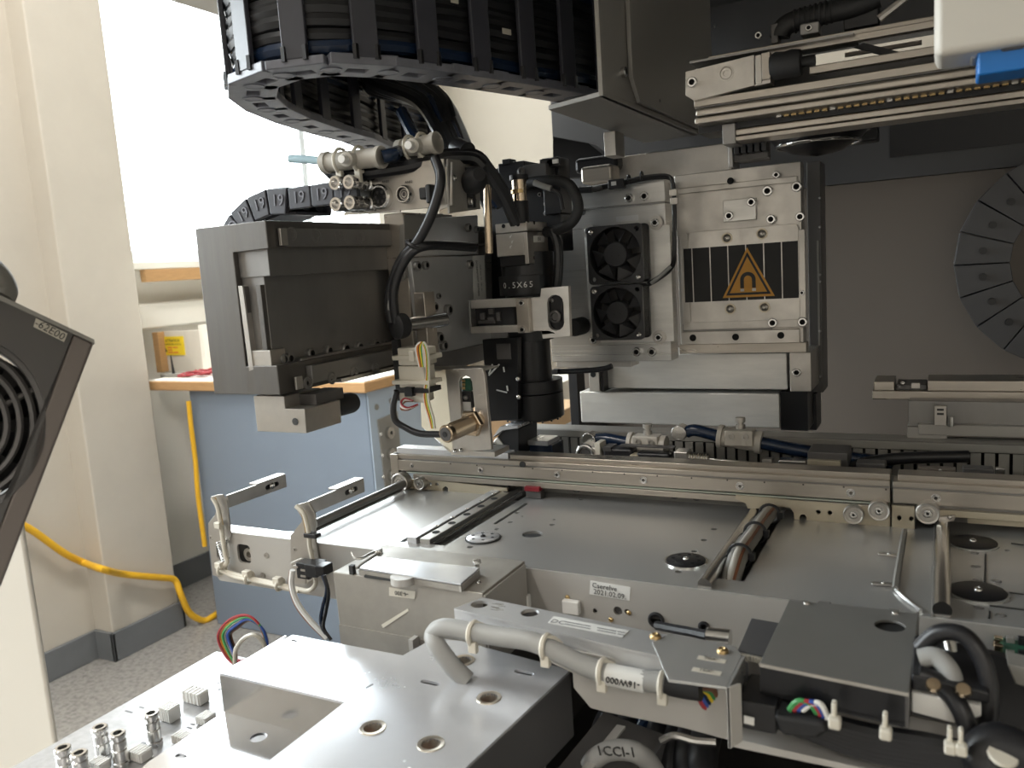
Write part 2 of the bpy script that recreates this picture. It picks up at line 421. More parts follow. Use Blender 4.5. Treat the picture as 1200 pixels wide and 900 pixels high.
# open wooden box with a warning sign on the worktop
yc = YB+.22
cr = thing('tool_box', 'open wooden bench compartment with pale back and yellow sign under the window ledge', 'box')
a = at(181,389,Y=yc); b = at(262,441,Y=yc); a.x = at(179,400,Y=yc-.03).x
G().box((a.x,yc-.03,bench_top),(a.x+.03,yc+.02,a.z)).build('side_board', 'wood', cr, bevel=.002)
G().box((a.x+.022,yc,bench_top),(b.x,yc+.02,a.z)).build('back_board', 'cream', cr)
p0 = at(236,392,Y=yc-.02)
G().box((p0.x,yc-.03,bench_top),(p0.x+.02,yc,a.z+.02)).build('partition', 'wallwhite', cr)
s0 = at(182,395,Y=yc-.002); s1 = at(217,416,Y=yc-.002)
sg = G().box((s0.x,yc-.003,s1.z),(s1.x,yc,s0.z)).build('warning_sign', 'yellow', cr)
tcx = s0.x+(s1.x-s0.x)*.22; hh = s0.z-s1.z
def tri(g, c, h, Y, t):
    return g.prism([(c.x-h*.58,Y,c.z-h*.5),(c.x+h*.58,Y,c.z-h*.5),(c.x,Y,c.z+h*.5)], (0,-t,0))
tri(G(), V((tcx,0,(s0.z+s1.z)/2)), hh*.62, yc-.003, .001).build('sign_triangle', 'ink', sg)
tri(G(), V((tcx,0,(s0.z+s1.z)/2-.003)), hh*.36, yc-.004, .001).build('sign_triangle', 'yellow', sg)
text(sg, 'ATTENTION', (tcx+(s1.x-s0.x)*.40, yc-.004, s0.z-hh*.22), EX, EZ, hh*.14)
text(sg, 'OBSERVE PRECAUTIONS', (tcx+(s1.x-s0.x)*.40, yc-.004, s0.z-hh*.42), EX, EZ, hh*.08)
for k in range(3):
    g = G(); 
    for j in range(2-k%2): g.box((tcx+(s1.x-s0.x)*(.2+.2*j),yc-.0042,s0.z-hh*(.55+.13*k)),(tcx+(s1.x-s0.x)*(.36+.2*j),yc-.003,s0.z-hh*(.62+.13*k)))
    g.build('sign_line', 'orange', sg)
rw = thing('red_wire_bundle', 'tangle of thin red wire lying on the worktop in front of the yellow sign', 'wire')
for k in range(5):
    g = G(); c = at(228+k*4,437,Y=yc-.12)
    g.tube([V((c.x+.05*sin(1.9*j+k), yc-.12+.04*cos(1.3*j+k*2), bench_top+.004+.007*(j%2)+.003*k)) for j in range(8)], .0026, 6)
    g.build('strand', 'redwire', rw)
c = at(203,444,Y=yc-.14)
pl = thing('small_tool', 'small dark tool with an upright pin lying left of the red wires', 'tool')
G().box((c.x-.05,yc-.15,bench_top),(c.x+.07,yc-.12,bench_top+.012)).build('body', 'duct', pl, bevel=.002)
G().cyl((c.x,yc-.135,bench_top+.01),(c.x-.004,yc-.135,bench_top+.075),.005,10,.002).build('pin', 'black', pl)
# cardboard boxes behind the cabinet
def carton(name, label, x0,y0,x1,y1,Y,dep,m='card'):
    a = at(x0,y0,Y=Y); b = at(x1,y1,Y=Y)
    t = thing(name, label, 'box')
    G().box((a.x,Y,-1),(b.x,Y+dep,a.z)).build('box_body', m, t, bevel=.004)
    G().box((a.x+(b.x-a.x)*.45,Y-.001,a.z-.1),(a.x+(b.x-a.x)*.55,Y+dep,a.z+.001)).build('packing_tape', 'nylon', t)
carton('cardboard_box', 'brown cardboard carton standing behind the sensor bracket', 476,487,640,560,2.5,.4)
a = at(488,455,Y=3.0); b = at(640,520,Y=3.0)
t = thing('storage_cabinet', 'pale storage cabinet behind the cardboard carton', 'cabinet')
G().box((a.x,3.0,-1),(b.x,3.5,a.z)).build('cabinet_body', 'cream', t, bevel=.005)
G().box((a.x+.02,2.99,-.95),(b.x-.02,3.002,a.z-.03)).build('cabinet_door', 'cream', t, bevel=.003)
# yellow mains cable
P = [at(x,y,X=-2.375) for x,y in ((20,612),(40,623),(75,648),(100,660))]+[at(120,667,Y=1.50)]+[at(x,y,X=-2.30) for x,y in ((140,672),(165,675),(190,677),(205,680))]+[at(x,y,X=-2.285) for x,y in ((212,697),(222,718))]+[at(238,727,Z=-.99),at(250,722,Z=-.99),at(262,712,Z=-.99)]
tag(wire(None,'yellow_cable','ycable',P,.011,10), 'yellow cable sagging across the cream pillar down to the floor', 'cable')
P = [at(x,y,X=-2.2) for x,y in ((221,470),(224,500),(229,540),(232,580),(240,640))]
tag(wire(None,'yellow_cable','ycable',P,.008,8), 'yellow cable hanging straight down beside the blue cabinet', 'cable')
# cream panel at lower left and the grey ventilator housing in front
a = at(30,655,Y=.3); b = at(67,870,Y=.3)
cp = thing('cream_machine_door', 'cream painted machine door standing at the lower left', 'door')
G().box((-.75,.3,-.9),(a.x-.001,.304,.02)).build('door_leaf', 'cream', cp, bevel=.002)
G().box((-.75,.3045,-.88),(a.x-.03,.312,.0)).build('door_lining', 'sheet', cp, bevel=.001)

vh = thing('ventilator_housing', 'dark grey plastic housing with a round finger grille at the left edge', 'fan')
P0 = at(110,402,d=.34); N = V((.87,-.48,.12)).normalized()
def vp(x,y,off=0): return at(x,y,P=P0,N=N)+N*off
back = -N*.05
G().prism([vp(-60,322),vp(0,350),vp(86,391),vp(-28,690),vp(-160,690)], back, [[vp(-42+97*cos(2*pi*i/40),497+103*sin(2*pi*i/40)) for i in range(40)]]).build('housing_shell', 'housing', vh, bevel=.0015)
G().prism([vp(86,391),vp(110,402),vp(0,690),vp(-28,690)], back, ).build('edge_band', 'housing2', vh, bevel=.0012)
G().prism([vp(-60,318,.001),vp(0,346,.001),vp(110,398,.001),vp(111,403,.001),vp(0,352,.001),vp(-60,325,.001)], -N*.051).build('top_trim', 'duct', vh)
uu = (vp(60,497)-vp(-42,497)).normalized(); vv = N.cross(uu)
cc = vp(-42,497); R0 = (vp(55,497)-cc).length
G().lathe(cc-N*.032, N, [(0,0),(R0*1.08,0),(R0*1.08,.004),(0,.004)], 40).build('fan_shroud', 'black', vh)
def ell(f, off=0, n=48): return [vp(-42+97*f*cos(2*pi*i/n),497+103*f*sin(2*pi*i/n),off) for i in range(n+1)]
for f in (.985,.84,.68,.52,.36):
    G().tube(ell(f,-.004), .0014 if f < .9 else .002, 6, smooth=False, caps=False).build('grille_ring', 'dgrey', vh)
for an in (-25,65,155,245):
    g = G(); c_, s_ = cos(radians(an)), sin(radians(an))
    g.tube([vp(-42+97*f*c_,497+103*f*s_,-.006) for f in (.15,.6,1.0)], .0014, 6).build('grille_spoke', 'dgrey', vh)
for k in range(7):
    a0 = 2*pi*k/7; g = G()
    q = [cc-N*.024+R0*(f*(uu*cos(a0+da)+vv*sin(a0+da)))+N*z for f,da,z in ((.3,0,0),(.93,.15,0),(.93,.75,.012),(.3,.6,.012))]
    g.prism(q, N*.001).build('fan_blade', 'black', vh)
lc = vp(58,387,.0004); lu = (vp(74,396)-vp(41,378)).normalized()
lv = N.cross(lu)
lb = G().prism([vp(42,373,.0003),vp(79,391,.0003),vp(75,401,.0003),vp(39,383,.0003)], N*.0002).build('identification_label', 'led', vh, label='silver label reading 62E00')
lb.data.materials[0] = M['aged']
text(lb, '-62E00', vp(58.5,387,.0007), lu, lv, .0030, 'ink')
a_ = vp(0,335); 
G().tube([vp(-30,300,-.01),vp(-8,318,-.01),vp(2,335,-.012),vp(-2,348,-.01)], .006, 10).build('pivot_arm', 'duct', vh)

# ---- machine shell
mc = thing('machine_enclosure', 'taupe machine enclosure with back panel and hood around the placement heads', 'machine')
YP = .86
a = at(648,135,Y=YP)
G().box((a.x,YP,-.06),(.75,YP+.02,.208)).build('back_panel', 'panel', mc)
wl_, wr_ = at(925,94,Y=YP), at(1128,30,Y=YP)
G().prism([V((a.x,YP-.004,.2085)),V((.75,YP-.004,.2085)),V((.75,YP-.004,.42)),V((a.x,YP-.004,.42))],(0,.02,0),[[V((wl_.x,YP-.004,wl_.z-.01)),V((wr_.x,YP-.004,wl_.z-.01)),V((wr_.x,YP-.004,wr_.z)),V((wl_.x,YP-.004,wr_.z))]]).build('upper_back_panel', 'panel_dark', mc)
a = at(1043,145,Y=YP-.004); b = at(1215,166,Y=YP-.004)
G().box((a.x,YP-.0045,b.z),(b.x+.1,YP-.006,a.z)).build('black_vent', 'black', mc)
G().box((.75,-.1,-.6),(.77,YP+.02,.42)).build('right_side_panel', 'cream', mc)
G().box((-.30,-.18,.402),(.77,YP+.02,.412)).build('hood_panel', 'cream', mc)
G().box((-.60,.28,.402),(-.301,.72,.412)).build('hood_side_panel', 'cream', mc)
G().box((-.30,.42,.392),(.77,YP+.02,.4015)).build('hood_liner', 'panel_dark', mc)
G().box((-.34,.39,-.34),(.75,YP,-.32)).build('base_floor', 'dgrey', mc)
G().box((-.34,YP-.02,-.34),(.75,YP,-.06)).build('base_back', 'dgrey', mc)
G().box((-.36,.42,-.34),(-.34,YP,-.02)).build('base_side', 'dgrey', mc)
G().box((-.375,YP-.26,-.068),(.75,YP,-.0605)).build('base_top', 'dgrey', mc)
G().box((-.13,.20,-.16),(.75,.39,-.158)).build('base_shelf','dgrey',mc)
# ================================================================== CONVEYOR DECK
YF = .35
dk = thing('conveyor_deck', 'grey sheet metal deck with folded front flange under the transport rail', 'deck')
XL, XR = -.345, .14
def zr(x0,x1,y0,y1,Z=0): return [V((x0,y0,Z)),V((x1,y0,Z)),V((x1,y1,Z)),V((x0,y1,Z))]
holes = [zr(-.2745,-.2705,.366,.49), zr(-.2535,-.2445,.368,.49), zr(-.0985,-.0805,.366,.49), zr(-.2375,-.2350,.41,.455)]
hl = [(566,631,0),(623,626,1)]
hpx = [(606,601,2.6),(598,612,2.6),(582,620,2.6),(551,641,3),(647,615,2.8),(649,609,1.6),(612,605,1.2),(682,585,3),(837,620,3),(825,633,3),(814,646,3),(795,670,3.4),
       (1180,645,2.2)]
for x,y,r in hpx:
    p = at(x,y,Z=0); holes.append(circ(p, EX, EY, mm(r*1.25,p), 12))
p = at(624,626,Z=0); holes.append(circ(p, EX, EY, .0058, 20))
outer = [(-.409,YF+.0016,0),(XR,YF+.0016,0),(XR,.50,0),(XL,.50,0),(XL,.364,0),(-.355,.362,0),(-.409,.362,0)]
G().prism(outer, (0,0,-.0015), holes).build('deck_plate', 'deck', dk)
# folded flange with its openings
def yp(x,y,Y=YF): return at(x,y,Y=Y)
def yrect(x0,y0,x1,y1,Y):
    a = yp(x0,y0,Y); b = yp(x1,y1,Y); return [V((a.x,Y,b.z)),V((b.x,Y,b.z)),V((b.x,Y,a.z)),V((a.x,Y,a.z))]
def rrect(x0,y0,x1,y1,Y,r=.003,n=4):
    a = yp(x0,y0,Y); b = yp(x1,y1,Y); o = []
    for cx_,cz_,a0 in ((b.x-r,a.z-r,0),(a.x+r,a.z-r,90),(a.x+r,b.z+r,180),(b.x-r,b.z+r,270)):
        for k in range(n+1):
            t = radians(a0+90*k/n); o.append(V((cx_+r*cos(t),Y,cz_+r*sin(t))))
    return o
zb = at(400,692,Y=YF).z
zb = -.033
fl = [V((-.409,YF,zb+.004)),V((-.405,YF,zb)),V((XR,YF,zb)),V((XR,YF,.0001)),V((-.393,YF,.0001)),V((-.409,YF,.0001))]
fh = [rrect(254,633,270,657,YF,.0028), rrect(277,637,295,661,YF,.0028)]
for x,y,r in ((769,727,8),(825,735,5),(735,717,3.4),(724,716,5.5),(697,716,3)):
    p = yp(x,y); fh.append(circ(p, EX, EZ, mm(r,p), 16))
G().prism(fl, (0,.0015,0), fh).build('front_flange', 'sheet', dk)
G().box((-.409,YF+.008,-.033),(-.30,YF+.0085,-.004)).build('inner_wall', 'dgrey', dk)
for x,y,r in ((287,652,5.5),):
    p = yp(x,y); G().lathe((p.x,YF+.007,p.z), -EY, [(0,0),(.0042,0),(.0042,.004),(.002,.004),(.0018,.001),(0,.001)], 18).build('spacer_nut', 'alu', dk)
p = yp(262,645); G().cyl((p.x,YF+.006,p.z-.008),(p.x,YF+.006,p.z+.008),.003,14).build('drive_shaft', 'steel', dk)
G().box((-.405,.36,-.030),(.14,.50,-.026)).build('lower_tray', 'panel_dark', dk)
G().box((-.30,.352,-.018),(-.05,.3525,-.004)).build('inner_wall', 'dgrey', dk)
# linear guide in the first slot
gd = thing('linear_guide', 'bright linear guide rail with bolt holes let into the left deck', 'rail')
G().box((-.2690,.366,-.004),(-.2625,.482,.0035)).build('guide_strip', 'tray', gd, bevel=.0004)
G().box((-.2610,.367,-.004),(-.2540,.482,.0030)).build('guide_rail', 'brush', gd, bevel=.0005)
for i in range(6):
    y = .379+i*.0175; screw(gd, (-.2575,y,.0031), EZ, .0021, 'hole', 'hole', 'bolt_hole')
    if i < 5: screw(gd, (-.2625+.0003*(i%2),y+.009,.0036), EZ, .0012, 'flush', 'steel', 'screw')
G().box((-.2745,.366,-.012),(-.2445,.49,-.0105)).build('slot_floor', 'dark', gd)
sl = thing('carriage_stop', 'small red plastic stop under the transport rail beside the guide', 'stop')
a = at(614,570,Y=.462); b = at(632,577,Y=.462)
G().box((a.x,.462,b.z),(b.x,.468,a.z)).build('stop_body', 'red', sl, bevel=.0006)
G().box((a.x,.464,.0002),(b.x,.470,b.z)).build('stop_bracket','dgrey',sl,bevel=.0004)
# silver disc with holes, grommets
def disc(name, label, x, y, r, m, mring, holes_=0, Z=0, cen='steel'):
    p = at(x,y,Z=Z); t = thing(name, label, 'disc')
    G().ring(p-EZ*.0002, EZ, r, r*1.08, .0009, 36).build('rim', mring, t)
    G().lathe(p, EZ, [(0,.0001),(r*.99,.0001),(r*.99,.0010),(r*.93,.0013),(0,.0013)], 36).build('disc_plate', m, t)
    screw(t, p+EZ*.0013, EZ, r*.16, 'pan', cen)
    for k in range(holes_):
        q = p+V((cos(2*pi*k/holes_),sin(2*pi*k/holes_),0))*r*.66
        screw(t, q+EZ*.00132, EZ, r*.09, 'hole', 'hole', 'hole')
disc('bearing_cap', 'bright round bearing cap with ring of holes beside the guide rail', 566,631,.0095,'tray','ink',6,cen='black')
disc('bearing_cap', 'black perforated bearing cap in the middle deck beside the silver rod', 804,658,.0098,'black','steel',8)
disc('bearing_cap', 'rear black round cap on the right deck, behind its twin', 1140,637,.0108,'black','deck',0)
disc('bearing_cap', 'front black round cap on the right deck, nearest the PCB', 1146,695,.0110,'black','deck',0)
# clamped plate screws on the right deck
for x,y in ((1143,664),(1145,680),(1173,721),(1168,681),(1147,712),(1142,648)):
    p = at(x,y,Z=0); screw(dk, p, EZ, .0016, 'flush', 'dark')
def dline(name,m,ps,r,parent): return G().tube([at(x,y,Z=r*.8) for x,y in ps], r, 6).build(name,m,parent)
sw = thing('sensor_wire', 'thin grey sensor wire clipped along the right deck', 'wire')
dline('wire_run','duct',[(1060,622),(1056,645),(1051,675),(1049,690)],.0014,sw)
dline('wire_end','steel',[(1049,690),(1056,698),(1068,708),(1079,716)],.0010,sw)
for (x0,y0),(x1,y1) in (((1029,649),(1055,652)),((1021,684),(1049,686))):
    a = at(x0,y0,Z=.001); b = at(x1,y1,Z=.001); 
    G().prism(slot((a+b)/2,(b-a).normalized(),(b-a).normalized().cross(EZ),(b-a).length/2-.001,.0011),(0,0,.0006)).build('wire_clip','alu',sw)
    screw(sw,(a+b)/2+EZ*.0006,EZ,.0008,'pan')
for ps in (((1155,650),(1154,682)),((1185,637),(1200,639)),((1162,692),(1200,697)),((1160,710),(1200,715)),((1160,717),(1159,725))):
    a = at(*ps[0],Z=.0002); b = at(*ps[1],Z=.0002); u_ = (b-a).normalized(); w_ = u_.cross(EZ)*.0004
    G().prism([a-w_,b-w_,b+w_,a+w_],(0,0,.0004)).build('panel_joint','ink',dk)
G().box((-.0035,.352,-.001),(-.0027,.49,.0012)).build('panel_joint','duct',dk)
# cross rods
def rod(name,label,x,y0,y1,r,m,z=None,g=None):
    return tag(G().cyl((x,y0,z if z is not None else r),(x,y1,z if z is not None else r),r,16).build(name,m),label,'rod',g)
rod('cross_rod','black round cross rod running to the left end of the transport rail',-.3365,.366,.463,.0026,'dark',z=.0052)
G().box((-.342,.366,.0001),(-.339,.47,.0016)).build('edge_strip','dgrey',dk)
rod('cross_rod','silver cross rod lying in the slot beside the cable bundle',-.0955,.3525,.478,.0032,'steel',z=.0015)
rod('cross_rod','silver cross rod on the right deck, left of the black caps',.0005,.3525,.478,.0036,'steel',z=.003)
G().box((-.0985,.366,-.012),(-.0805,.49,-.0105)).build('slot_floor','black',dk)
# cable bundle across the deck
cbn = thing('cable_bundle', 'grey and tan cable bundle strapped with black ties across the deck slot', 'cable')
path = [(846,683),(862,662),(876,640),(891,618),(907,600),(922,588)]
for k,(m,dx,r,z) in enumerate((('duct',0,.0026,.0036),('duct',.0044,.0024,.0034),('valve',.0022,.0018,.0064),('brown',.0042,.0009,.0062))):
    G().tube([at(x,y,Z=0)+V((dx-.001,0,z)) for x,y in path][:0]+[at(*path[0],Z=0)+V((dx-.001,.001,z-.012))]+[at(x,y,Z=0)+V((dx-.001,0,z)) for x,y in path[1:]], r, 10).build('cable', m, cbn)
for x,y in ((864,660),(882,633),(899,611)):
    p = at(x,y,Z=0)+V((.0014,0,.0042)); ax = (at(876,640,Z=0)-at(862,662,Z=0)).normalized()
    G().torus(p, ax, .0056, .0008, 20, 6).build('cable_tie','black',cbn)
    G().box(p+V((.0042,-.0013,-.002)),p+V((.0072,.0013,.002))).build('tie_head','black',cbn,bevel=.0003)
# labels on the flange
lab = thing('date_label', 'white printed paper label on the deck flange dated 2021.02.09.', 'label')
c4 = [yp(692,680),yp(739,688),yp(738,704),yp(691,696)]
c4 = [V((q.x,YF-.0001,q.z)) for q in c4]
G().prism(c4,(0,-.0002,0)).build('paper','label',lab)
u_ = (c4[1]-c4[0]).normalized(); cc = sum(c4,V())/4
hL = (c4[0]-c4[3]).length
text(lab,'Cserelve',cc+V((-(c4[1]-c4[0]).length*.12,-.0004,hL*.22)),u_,EZ,hL*.36)
text(lab,'2021.02.09.',cc+V((0,-.0004,-hL*.24)),u_,EZ,hL*.36)
# gland rings, studs in the flange
for x,y,r in ((769,727,8),(825,735,5)):
    p = yp(x,y,YF-.0003); G().torus(p,EY,mm(r,p),.0009,24,8).build('grommet','black',dk)
screws(dk,[(665,700)],-EY,3,'pan','brass',Y=YF-.0002); screws(dk,[(716,726),(737,718)],-EY,3,'pan','brass',Y=YF-.0002)
for x,y in ((610,706),(668,714)):
    p = yp(x,y,YF-.004); G().box(p-V((.0045,0,.003)),p+V((.0045,.0035,.004))).build('plug','white',dk,bevel=.0008)
screws(dk,[(312,651),(308,674)],-EY,3,'flush','alu',Y=YF-.0002)

# ================================================================== TRANSPORT RAIL
YR = .465
def zY(x,y,Y=YR): return at(x,y,Y=Y).z
def rail(name,label,x0,x1,zofs=0):
    t = thing(name,label,'rail')
    B = lambda n,z0,z1,y0,dep,m,bv=.0004,xa=x0,xb=x1: G().box((xa,y0,z0),(xb,y0+dep,z1)).build(n,m,t,bevel=bv)
    return t,B
XG = at(1043,600,Y=YR).x           # the gap between both rails
XL0 = at(459,545,Y=YR).x
# heights measured half way along the rail
h = {k:zY(700,v) for k,v in dict(top=540.5,step=545.5,lid=551,body=552.5,bot=566.5,lip=570,lip2=576.5).items()}
rl,B = rail('transport_rail','long aluminium transport rail with phillips screws over the grey deck',XL0,XG)
B('body',h['bot'],h['body'],YR,.016,'railm')
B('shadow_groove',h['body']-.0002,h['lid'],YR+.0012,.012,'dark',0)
B('cover_strip',h['lid'],h['step'],YR+.0006,.0125,'railm')
B('belt_groove',h['lip']-.0004,h['bot']+.0002,YR+.003,.010,'dark',0)
B('belt',h['lip']+.0004,h['lip']+.0012,YR+.0005,.006,'green_strip',0,xa=XL0+.012)
B('lower_lip',h['lip2'],h['lip'],YR-.0003,.004,'railm',.0003,xa=XL0+.018,xb=at(1018,588,Y=YR).x)
xs = at(594,537,Y=YR).x
B('top_cover',h['step']-.0003,h['top']+.0003,YR+.004,.012,'railm',.0005,xa=xs)
B('top_cover_end',h['step']-.0003,h['top']+.0015,YR+.0035,.010,'tray',.0005,xb=xs-.0008,xa=XL0+.003)
zs = (h['body']+h['bot'])/2
for px in (484,564,653,754,867,997):
    x = at(px,560,Y=YR).x; screw(rl,(x,YR-.0001,zs+.0002),-EY,.0021 if px!=484 else .0014,'phillips','steel')
for px in (612,):
    x = at(px,546,Y=YR).x; G().cyl((x,YR+.0006,(h['lid']+h['step'])/2-.0008),(x,YR+.0002,(h['lid']+h['step'])/2-.0008),.0022,14).build('notch','ink',rl)
for i in range(14):
    x = XL0+.05+i*.021; G().cyl((x,YR,h['body']-.0006),(x,YR-.0002,h['body']-.0006),.0005,8).build('dowel','ink',rl)
# left end
G().box((XL0-.0006,YR-.0004,h['lip']-.001),(XL0+.006,YR+.014,h['step'])).build('end_cap','railm',rl,bevel=.0005)
def pulley(t,x,y,r,dy=.004):
    p = at(x,y,Y=YR-dy); R = mm(r,p)
    g = G().lathe(p+EY*dy, -EY, [(0,-.001),(R,-.001),(R,dy),(R*.92,dy+.0005),(R*.80,dy+.0002),(R*.78,dy-.0006),(R*.60,dy-.0006),(R*.58,dy+.0002),(R*.42,dy+.0002),(R*.40,dy-.0008),(R*.2,dy-.0008),(0,dy-.001)],28)
    o = g.build('pulley','alu',t); screw(t,p-EY*.0001,-EY,R*.28,'flush','steel'); return o
pulley(rl,468,566,11.5,.005); pulley(rl,491,567,7.5)
def plate(parent,name,pxs,Y,t,m,holes=(),bevel=.0003):
    return G().prism([at(x,y,Y=Y) for x,y in pxs],(0,t,0),[[at(x,y,Y=Y) for x,y in hh] for hh in holes]).build(name,m,parent,bevel=bevel)
def pcirc(x,y,r,n=14): return [(x+r*cos(2*pi*i/n),y+r*sin(2*pi*i/n)) for i in range(n)]
plate(rl,'side_plate',[(479,562),(499,562),(500,562),(594,572),(594,581),(585,578),(577,577),(571,581),(571,582.5),(525,578.5),(525,572),(522,569.5),(519,572),(519,578),(479,574.5)],YR+.001,.002,'tan',[pcirc(504,567,2),pcirc(512,567.6,2)])
plate(rl,'side_plate',[(862,580),(1018,594),(1043,596.5),(1043,621.5),(945,611.5),(945,606),(943,603),(939,603),(937,605.5),(937,611),(931,610.5),(930,601),(926,595),(902,593),(890,596),(876,596),(874,590),(862,585)],YR-.0006,.002,'tan',[pcirc(959,600,2.7),pcirc(972.5,601,2.7)])
for px in ((790,579),(816,581),(675,572)):
    p = at(*px,Y=YR+.006); G().torus(p,EY,.0026,.0006,20,6).build('roller','dgrey',rl)
pulley(rl,1000,603.5,11.5); pulley(rl,1030,599,12,.005)
rr,B = rail('transport_rail','short right section of the transport rail beyond the dark gap',XG+.0014,.10)
B('body',h['bot'],h['body'],YR,.016,'railm')
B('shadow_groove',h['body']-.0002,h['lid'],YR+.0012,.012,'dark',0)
B('cover_strip',h['lid'],h['step'],YR+.0006,.0125,'railm')
B('top_cover',h['step']-.0003,h['top']+.0003,YR+.004,.012,'railm',.0005,xa=XG-.012+.0155)
B('belt_groove',h['lip']-.0004,h['bot']+.0002,YR+.003,.010,'dark',0)
B('lower_lip',h['lip2'],h['lip'],YR-.0003,.004,'tan',.0003,xa=at(1098,600,Y=YR).x)
x = at(1097,583,Y=YR).x; screw(rr,(x,YR-.0001,zs+.0002),-EY,.0021,'phillips','steel')
plate(rr,'side_plate',[(1045,592),(1072,594),(1072,601),(1072,622),(1045,621)],YR-.001,.002,'tan',[pcirc(1054,607,2.8),pcirc(1068,608,2.6)])
pulley(rr,1087,602,13,.006)
plate(rr,'slide_bracket',[(1098,606),(1120,604),(1118,611),(1100,613)],YR-.002,.003,'alu'); screws(rr,[(1113,606)],-EY,2.6,'pan','steel',Y=YR-.002)
G().box((.012,.468,.004),(.10,.50,h['lip2'])).build('under_bracket','tan',rr)
# rear half of the rail: dark sill behind the strip
G().box((XL0+.02,YR+.0165,-.001),(.10,.515,h['lid']-.0065)).build('rear_sill','duct',rl)

# ================================================================== REAR WIRE DUCT
YD = .545
wd = thing('wire_duct','grey slotted wire duct with comb fingers behind the transport rail','duct')
xl = at(606,512,Y=YD).x; zt = at(617,511,Y=YD).z; zf = .0005
G().box((xl,YD+.002,zt),(.10,YD+.006,at(700,505.5,Y=YD+.002).z)).build('duct_lip','duct',wd,bevel=.0006)
zl = at(700,505.5,Y=YD+.002).z; yl = at(700,498.5,Z=zl).y
G().box((xl,YD+.006,zl-.003),(.10,yl,zl)).build('duct_lid','bracket',wd,bevel=.0005)
G().box((xl,YD+.02,zf-.004),(.10,YD+.024,zt)).build('duct_back','black',wd)
G().box((xl-.002,.517,zf-.004),(.10,YD+.03,zf)).build('duct_floor','dgrey',wd)
gs = G().box((0,0,0),(.0054,.0016,zt-zf)); gs.b.normal_update(); me = bpy.data.meshes.new('finger'); bmesh.ops.translate(gs.b,verts=gs.b.verts,vec=(-.0027,-.0008,-(zt-zf)/2)); gs.b.to_mesh(me); gs.b.free(); me.materials.append(M['duct'])
x = xl+.004; i = 0
while x < .10:
    o = bpy.data.objects.new('finger',me); COL.objects.link(o); put(o,wd,(x,YD+.001,(zt+zf)/2)); x += .0072; i += 1
ew = thing('duct_end_block','black wedge shaped end block with bright sloping cover left of the wire duct','block')
a = [at(588,506,Y=.50),at(600,500,Y=.50),at(608,503,Y=.50),at(608,535,Y=.50),at(586,535,Y=.50),at(578,517,Y=.50)]
G().prism(a,(0,.03,0)).build('wedge','black',ew,bevel=.0005)
G().prism([at(578,517,Y=.499),at(583,512,Y=.499),at(598,533,Y=.499),at(577,533,Y=.499)],(0,.004,0)).build('bright_cover','mill',ew,bevel=.0005); screws(ew,[(580,520)],-EY,2.2,'socket',Y=.4988)
G().prism([at(577,513,Y=.498),at(586,500,Y=.498),at(606,499,Y=.498),at(607,502,Y=.498),at(589,504,Y=.498)],(0,.034,0)).build('top_cover','tray',ew)
G().box((at(611,535,Y=.53).x-.001,.528,zf),(at(617,535,Y=.53).x,.534,at(611,504,Y=.53).z)).build('blue_strip','bluehose',ew)
# pneumatics behind the rail
def valve_unit(label,x0,x1,y,ang):
    t = thing('flow_valve',label,'valve')
    a = at(x0,y,Y=.525); b = at(x1,y+ang,Y=.525); u_ = (b-a).normalized(); L = (b-a).length
    G().cyl(a+u_*.003,b-u_*.004,.0062,18).build('valve_body','valve',t,bevel=.0004)
    G().cyl(a,a+u_*.003,.0078,18).build('collar','valve',t,bevel=.0004); G().cyl(b-u_*.004,b,.0072,18).build('collar','valve',t,bevel=.0004)
    c = a+u_*L*.52
    G().box(c+V((-.009,-.0075,-.003)),c+V((.009,.004,.0072))).build('block','valve',t,bevel=.001)
    G().lathe(c+EZ*.007,EZ,[(0,0),(.003,0),(.003,.003),(.002,.003),(.002,.0045),(.0032,.0047),(.0032,.0075),(0,.0078)],16).build('needle_screw','alu',t)
    for s in (-.0045,.0045): G().ring(c+V((s,-.0078,.0035)),-EY,.0011,.0022,.0006,16).build('mounting_hole','alu',t)
    e = at(x0-44,y-5,Y=.525)
    G().tube([a,a-u_*.015+EZ*.0015,e+EX*.004],.0040,12).build('hose','bluehose',t)
    G().cyl(e+V((0,.004,0)),e+V((0,-.006,0)),.0052,18).build('elbow_fitting','steel',t,bevel=.0006)
    return t,b,u_
t,b,u_ = valve_unit('left beige flow control valve on a blue hose behind the rail',737,781,519,4)
t,b,u_ = valve_unit('right beige flow control valve on a blue hose behind the rail',842,893,511,8)
tag(wire(None,'blue_hose','bluehose',[b,b+u_*.02+V((0,0,-.001)),b+u_*.05+V((0,.004,-.002)),b+u_*.075+V((0,.012,-.003))],.0042,10),'dark blue hose leaving the right flow valve along the comb fingers','hose')
def small(name,label,cat,x0,y0,x1,y1,Y,dep,m,bv=.0006,par=None):
    t = par or thing(name,label,cat); G().ybox(x0,y0,x1,y1,Y,dep).build(name+'_body' if par is None else name,m,t,bevel=bv); return t
t = small('clamp_block','blue black clamp block with bright top at the left end of the duct','clamp',620,521,648,540,.515,.02,'bluehose')
G().ybox(618,516,642,523,.514,.02).build('clamp_lid','tray',t,bevel=.0006)
t = small('round_bearing_block','alu bearing block with round eye below the left valve hose','bearing',675,523,706,541,.508,.014,'alu',.002)
p = at(686,532,Y=.507); G().torus(p,EY,.0058,.0014,28,8).build('eye_ring','steel',t); G().cyl(p,p+EY*.004,.0035,18).build('eye_core','dgrey',t)
G().ybox(696,519,704,541,.5065,.012).build('clamp_strap','nylon',t,bevel=.0006)
t = small('cylinder_sensor','black cylinder sensor with end caps lying along the rail','sensor',706,525,741,539,.505,.012,'black',.002)
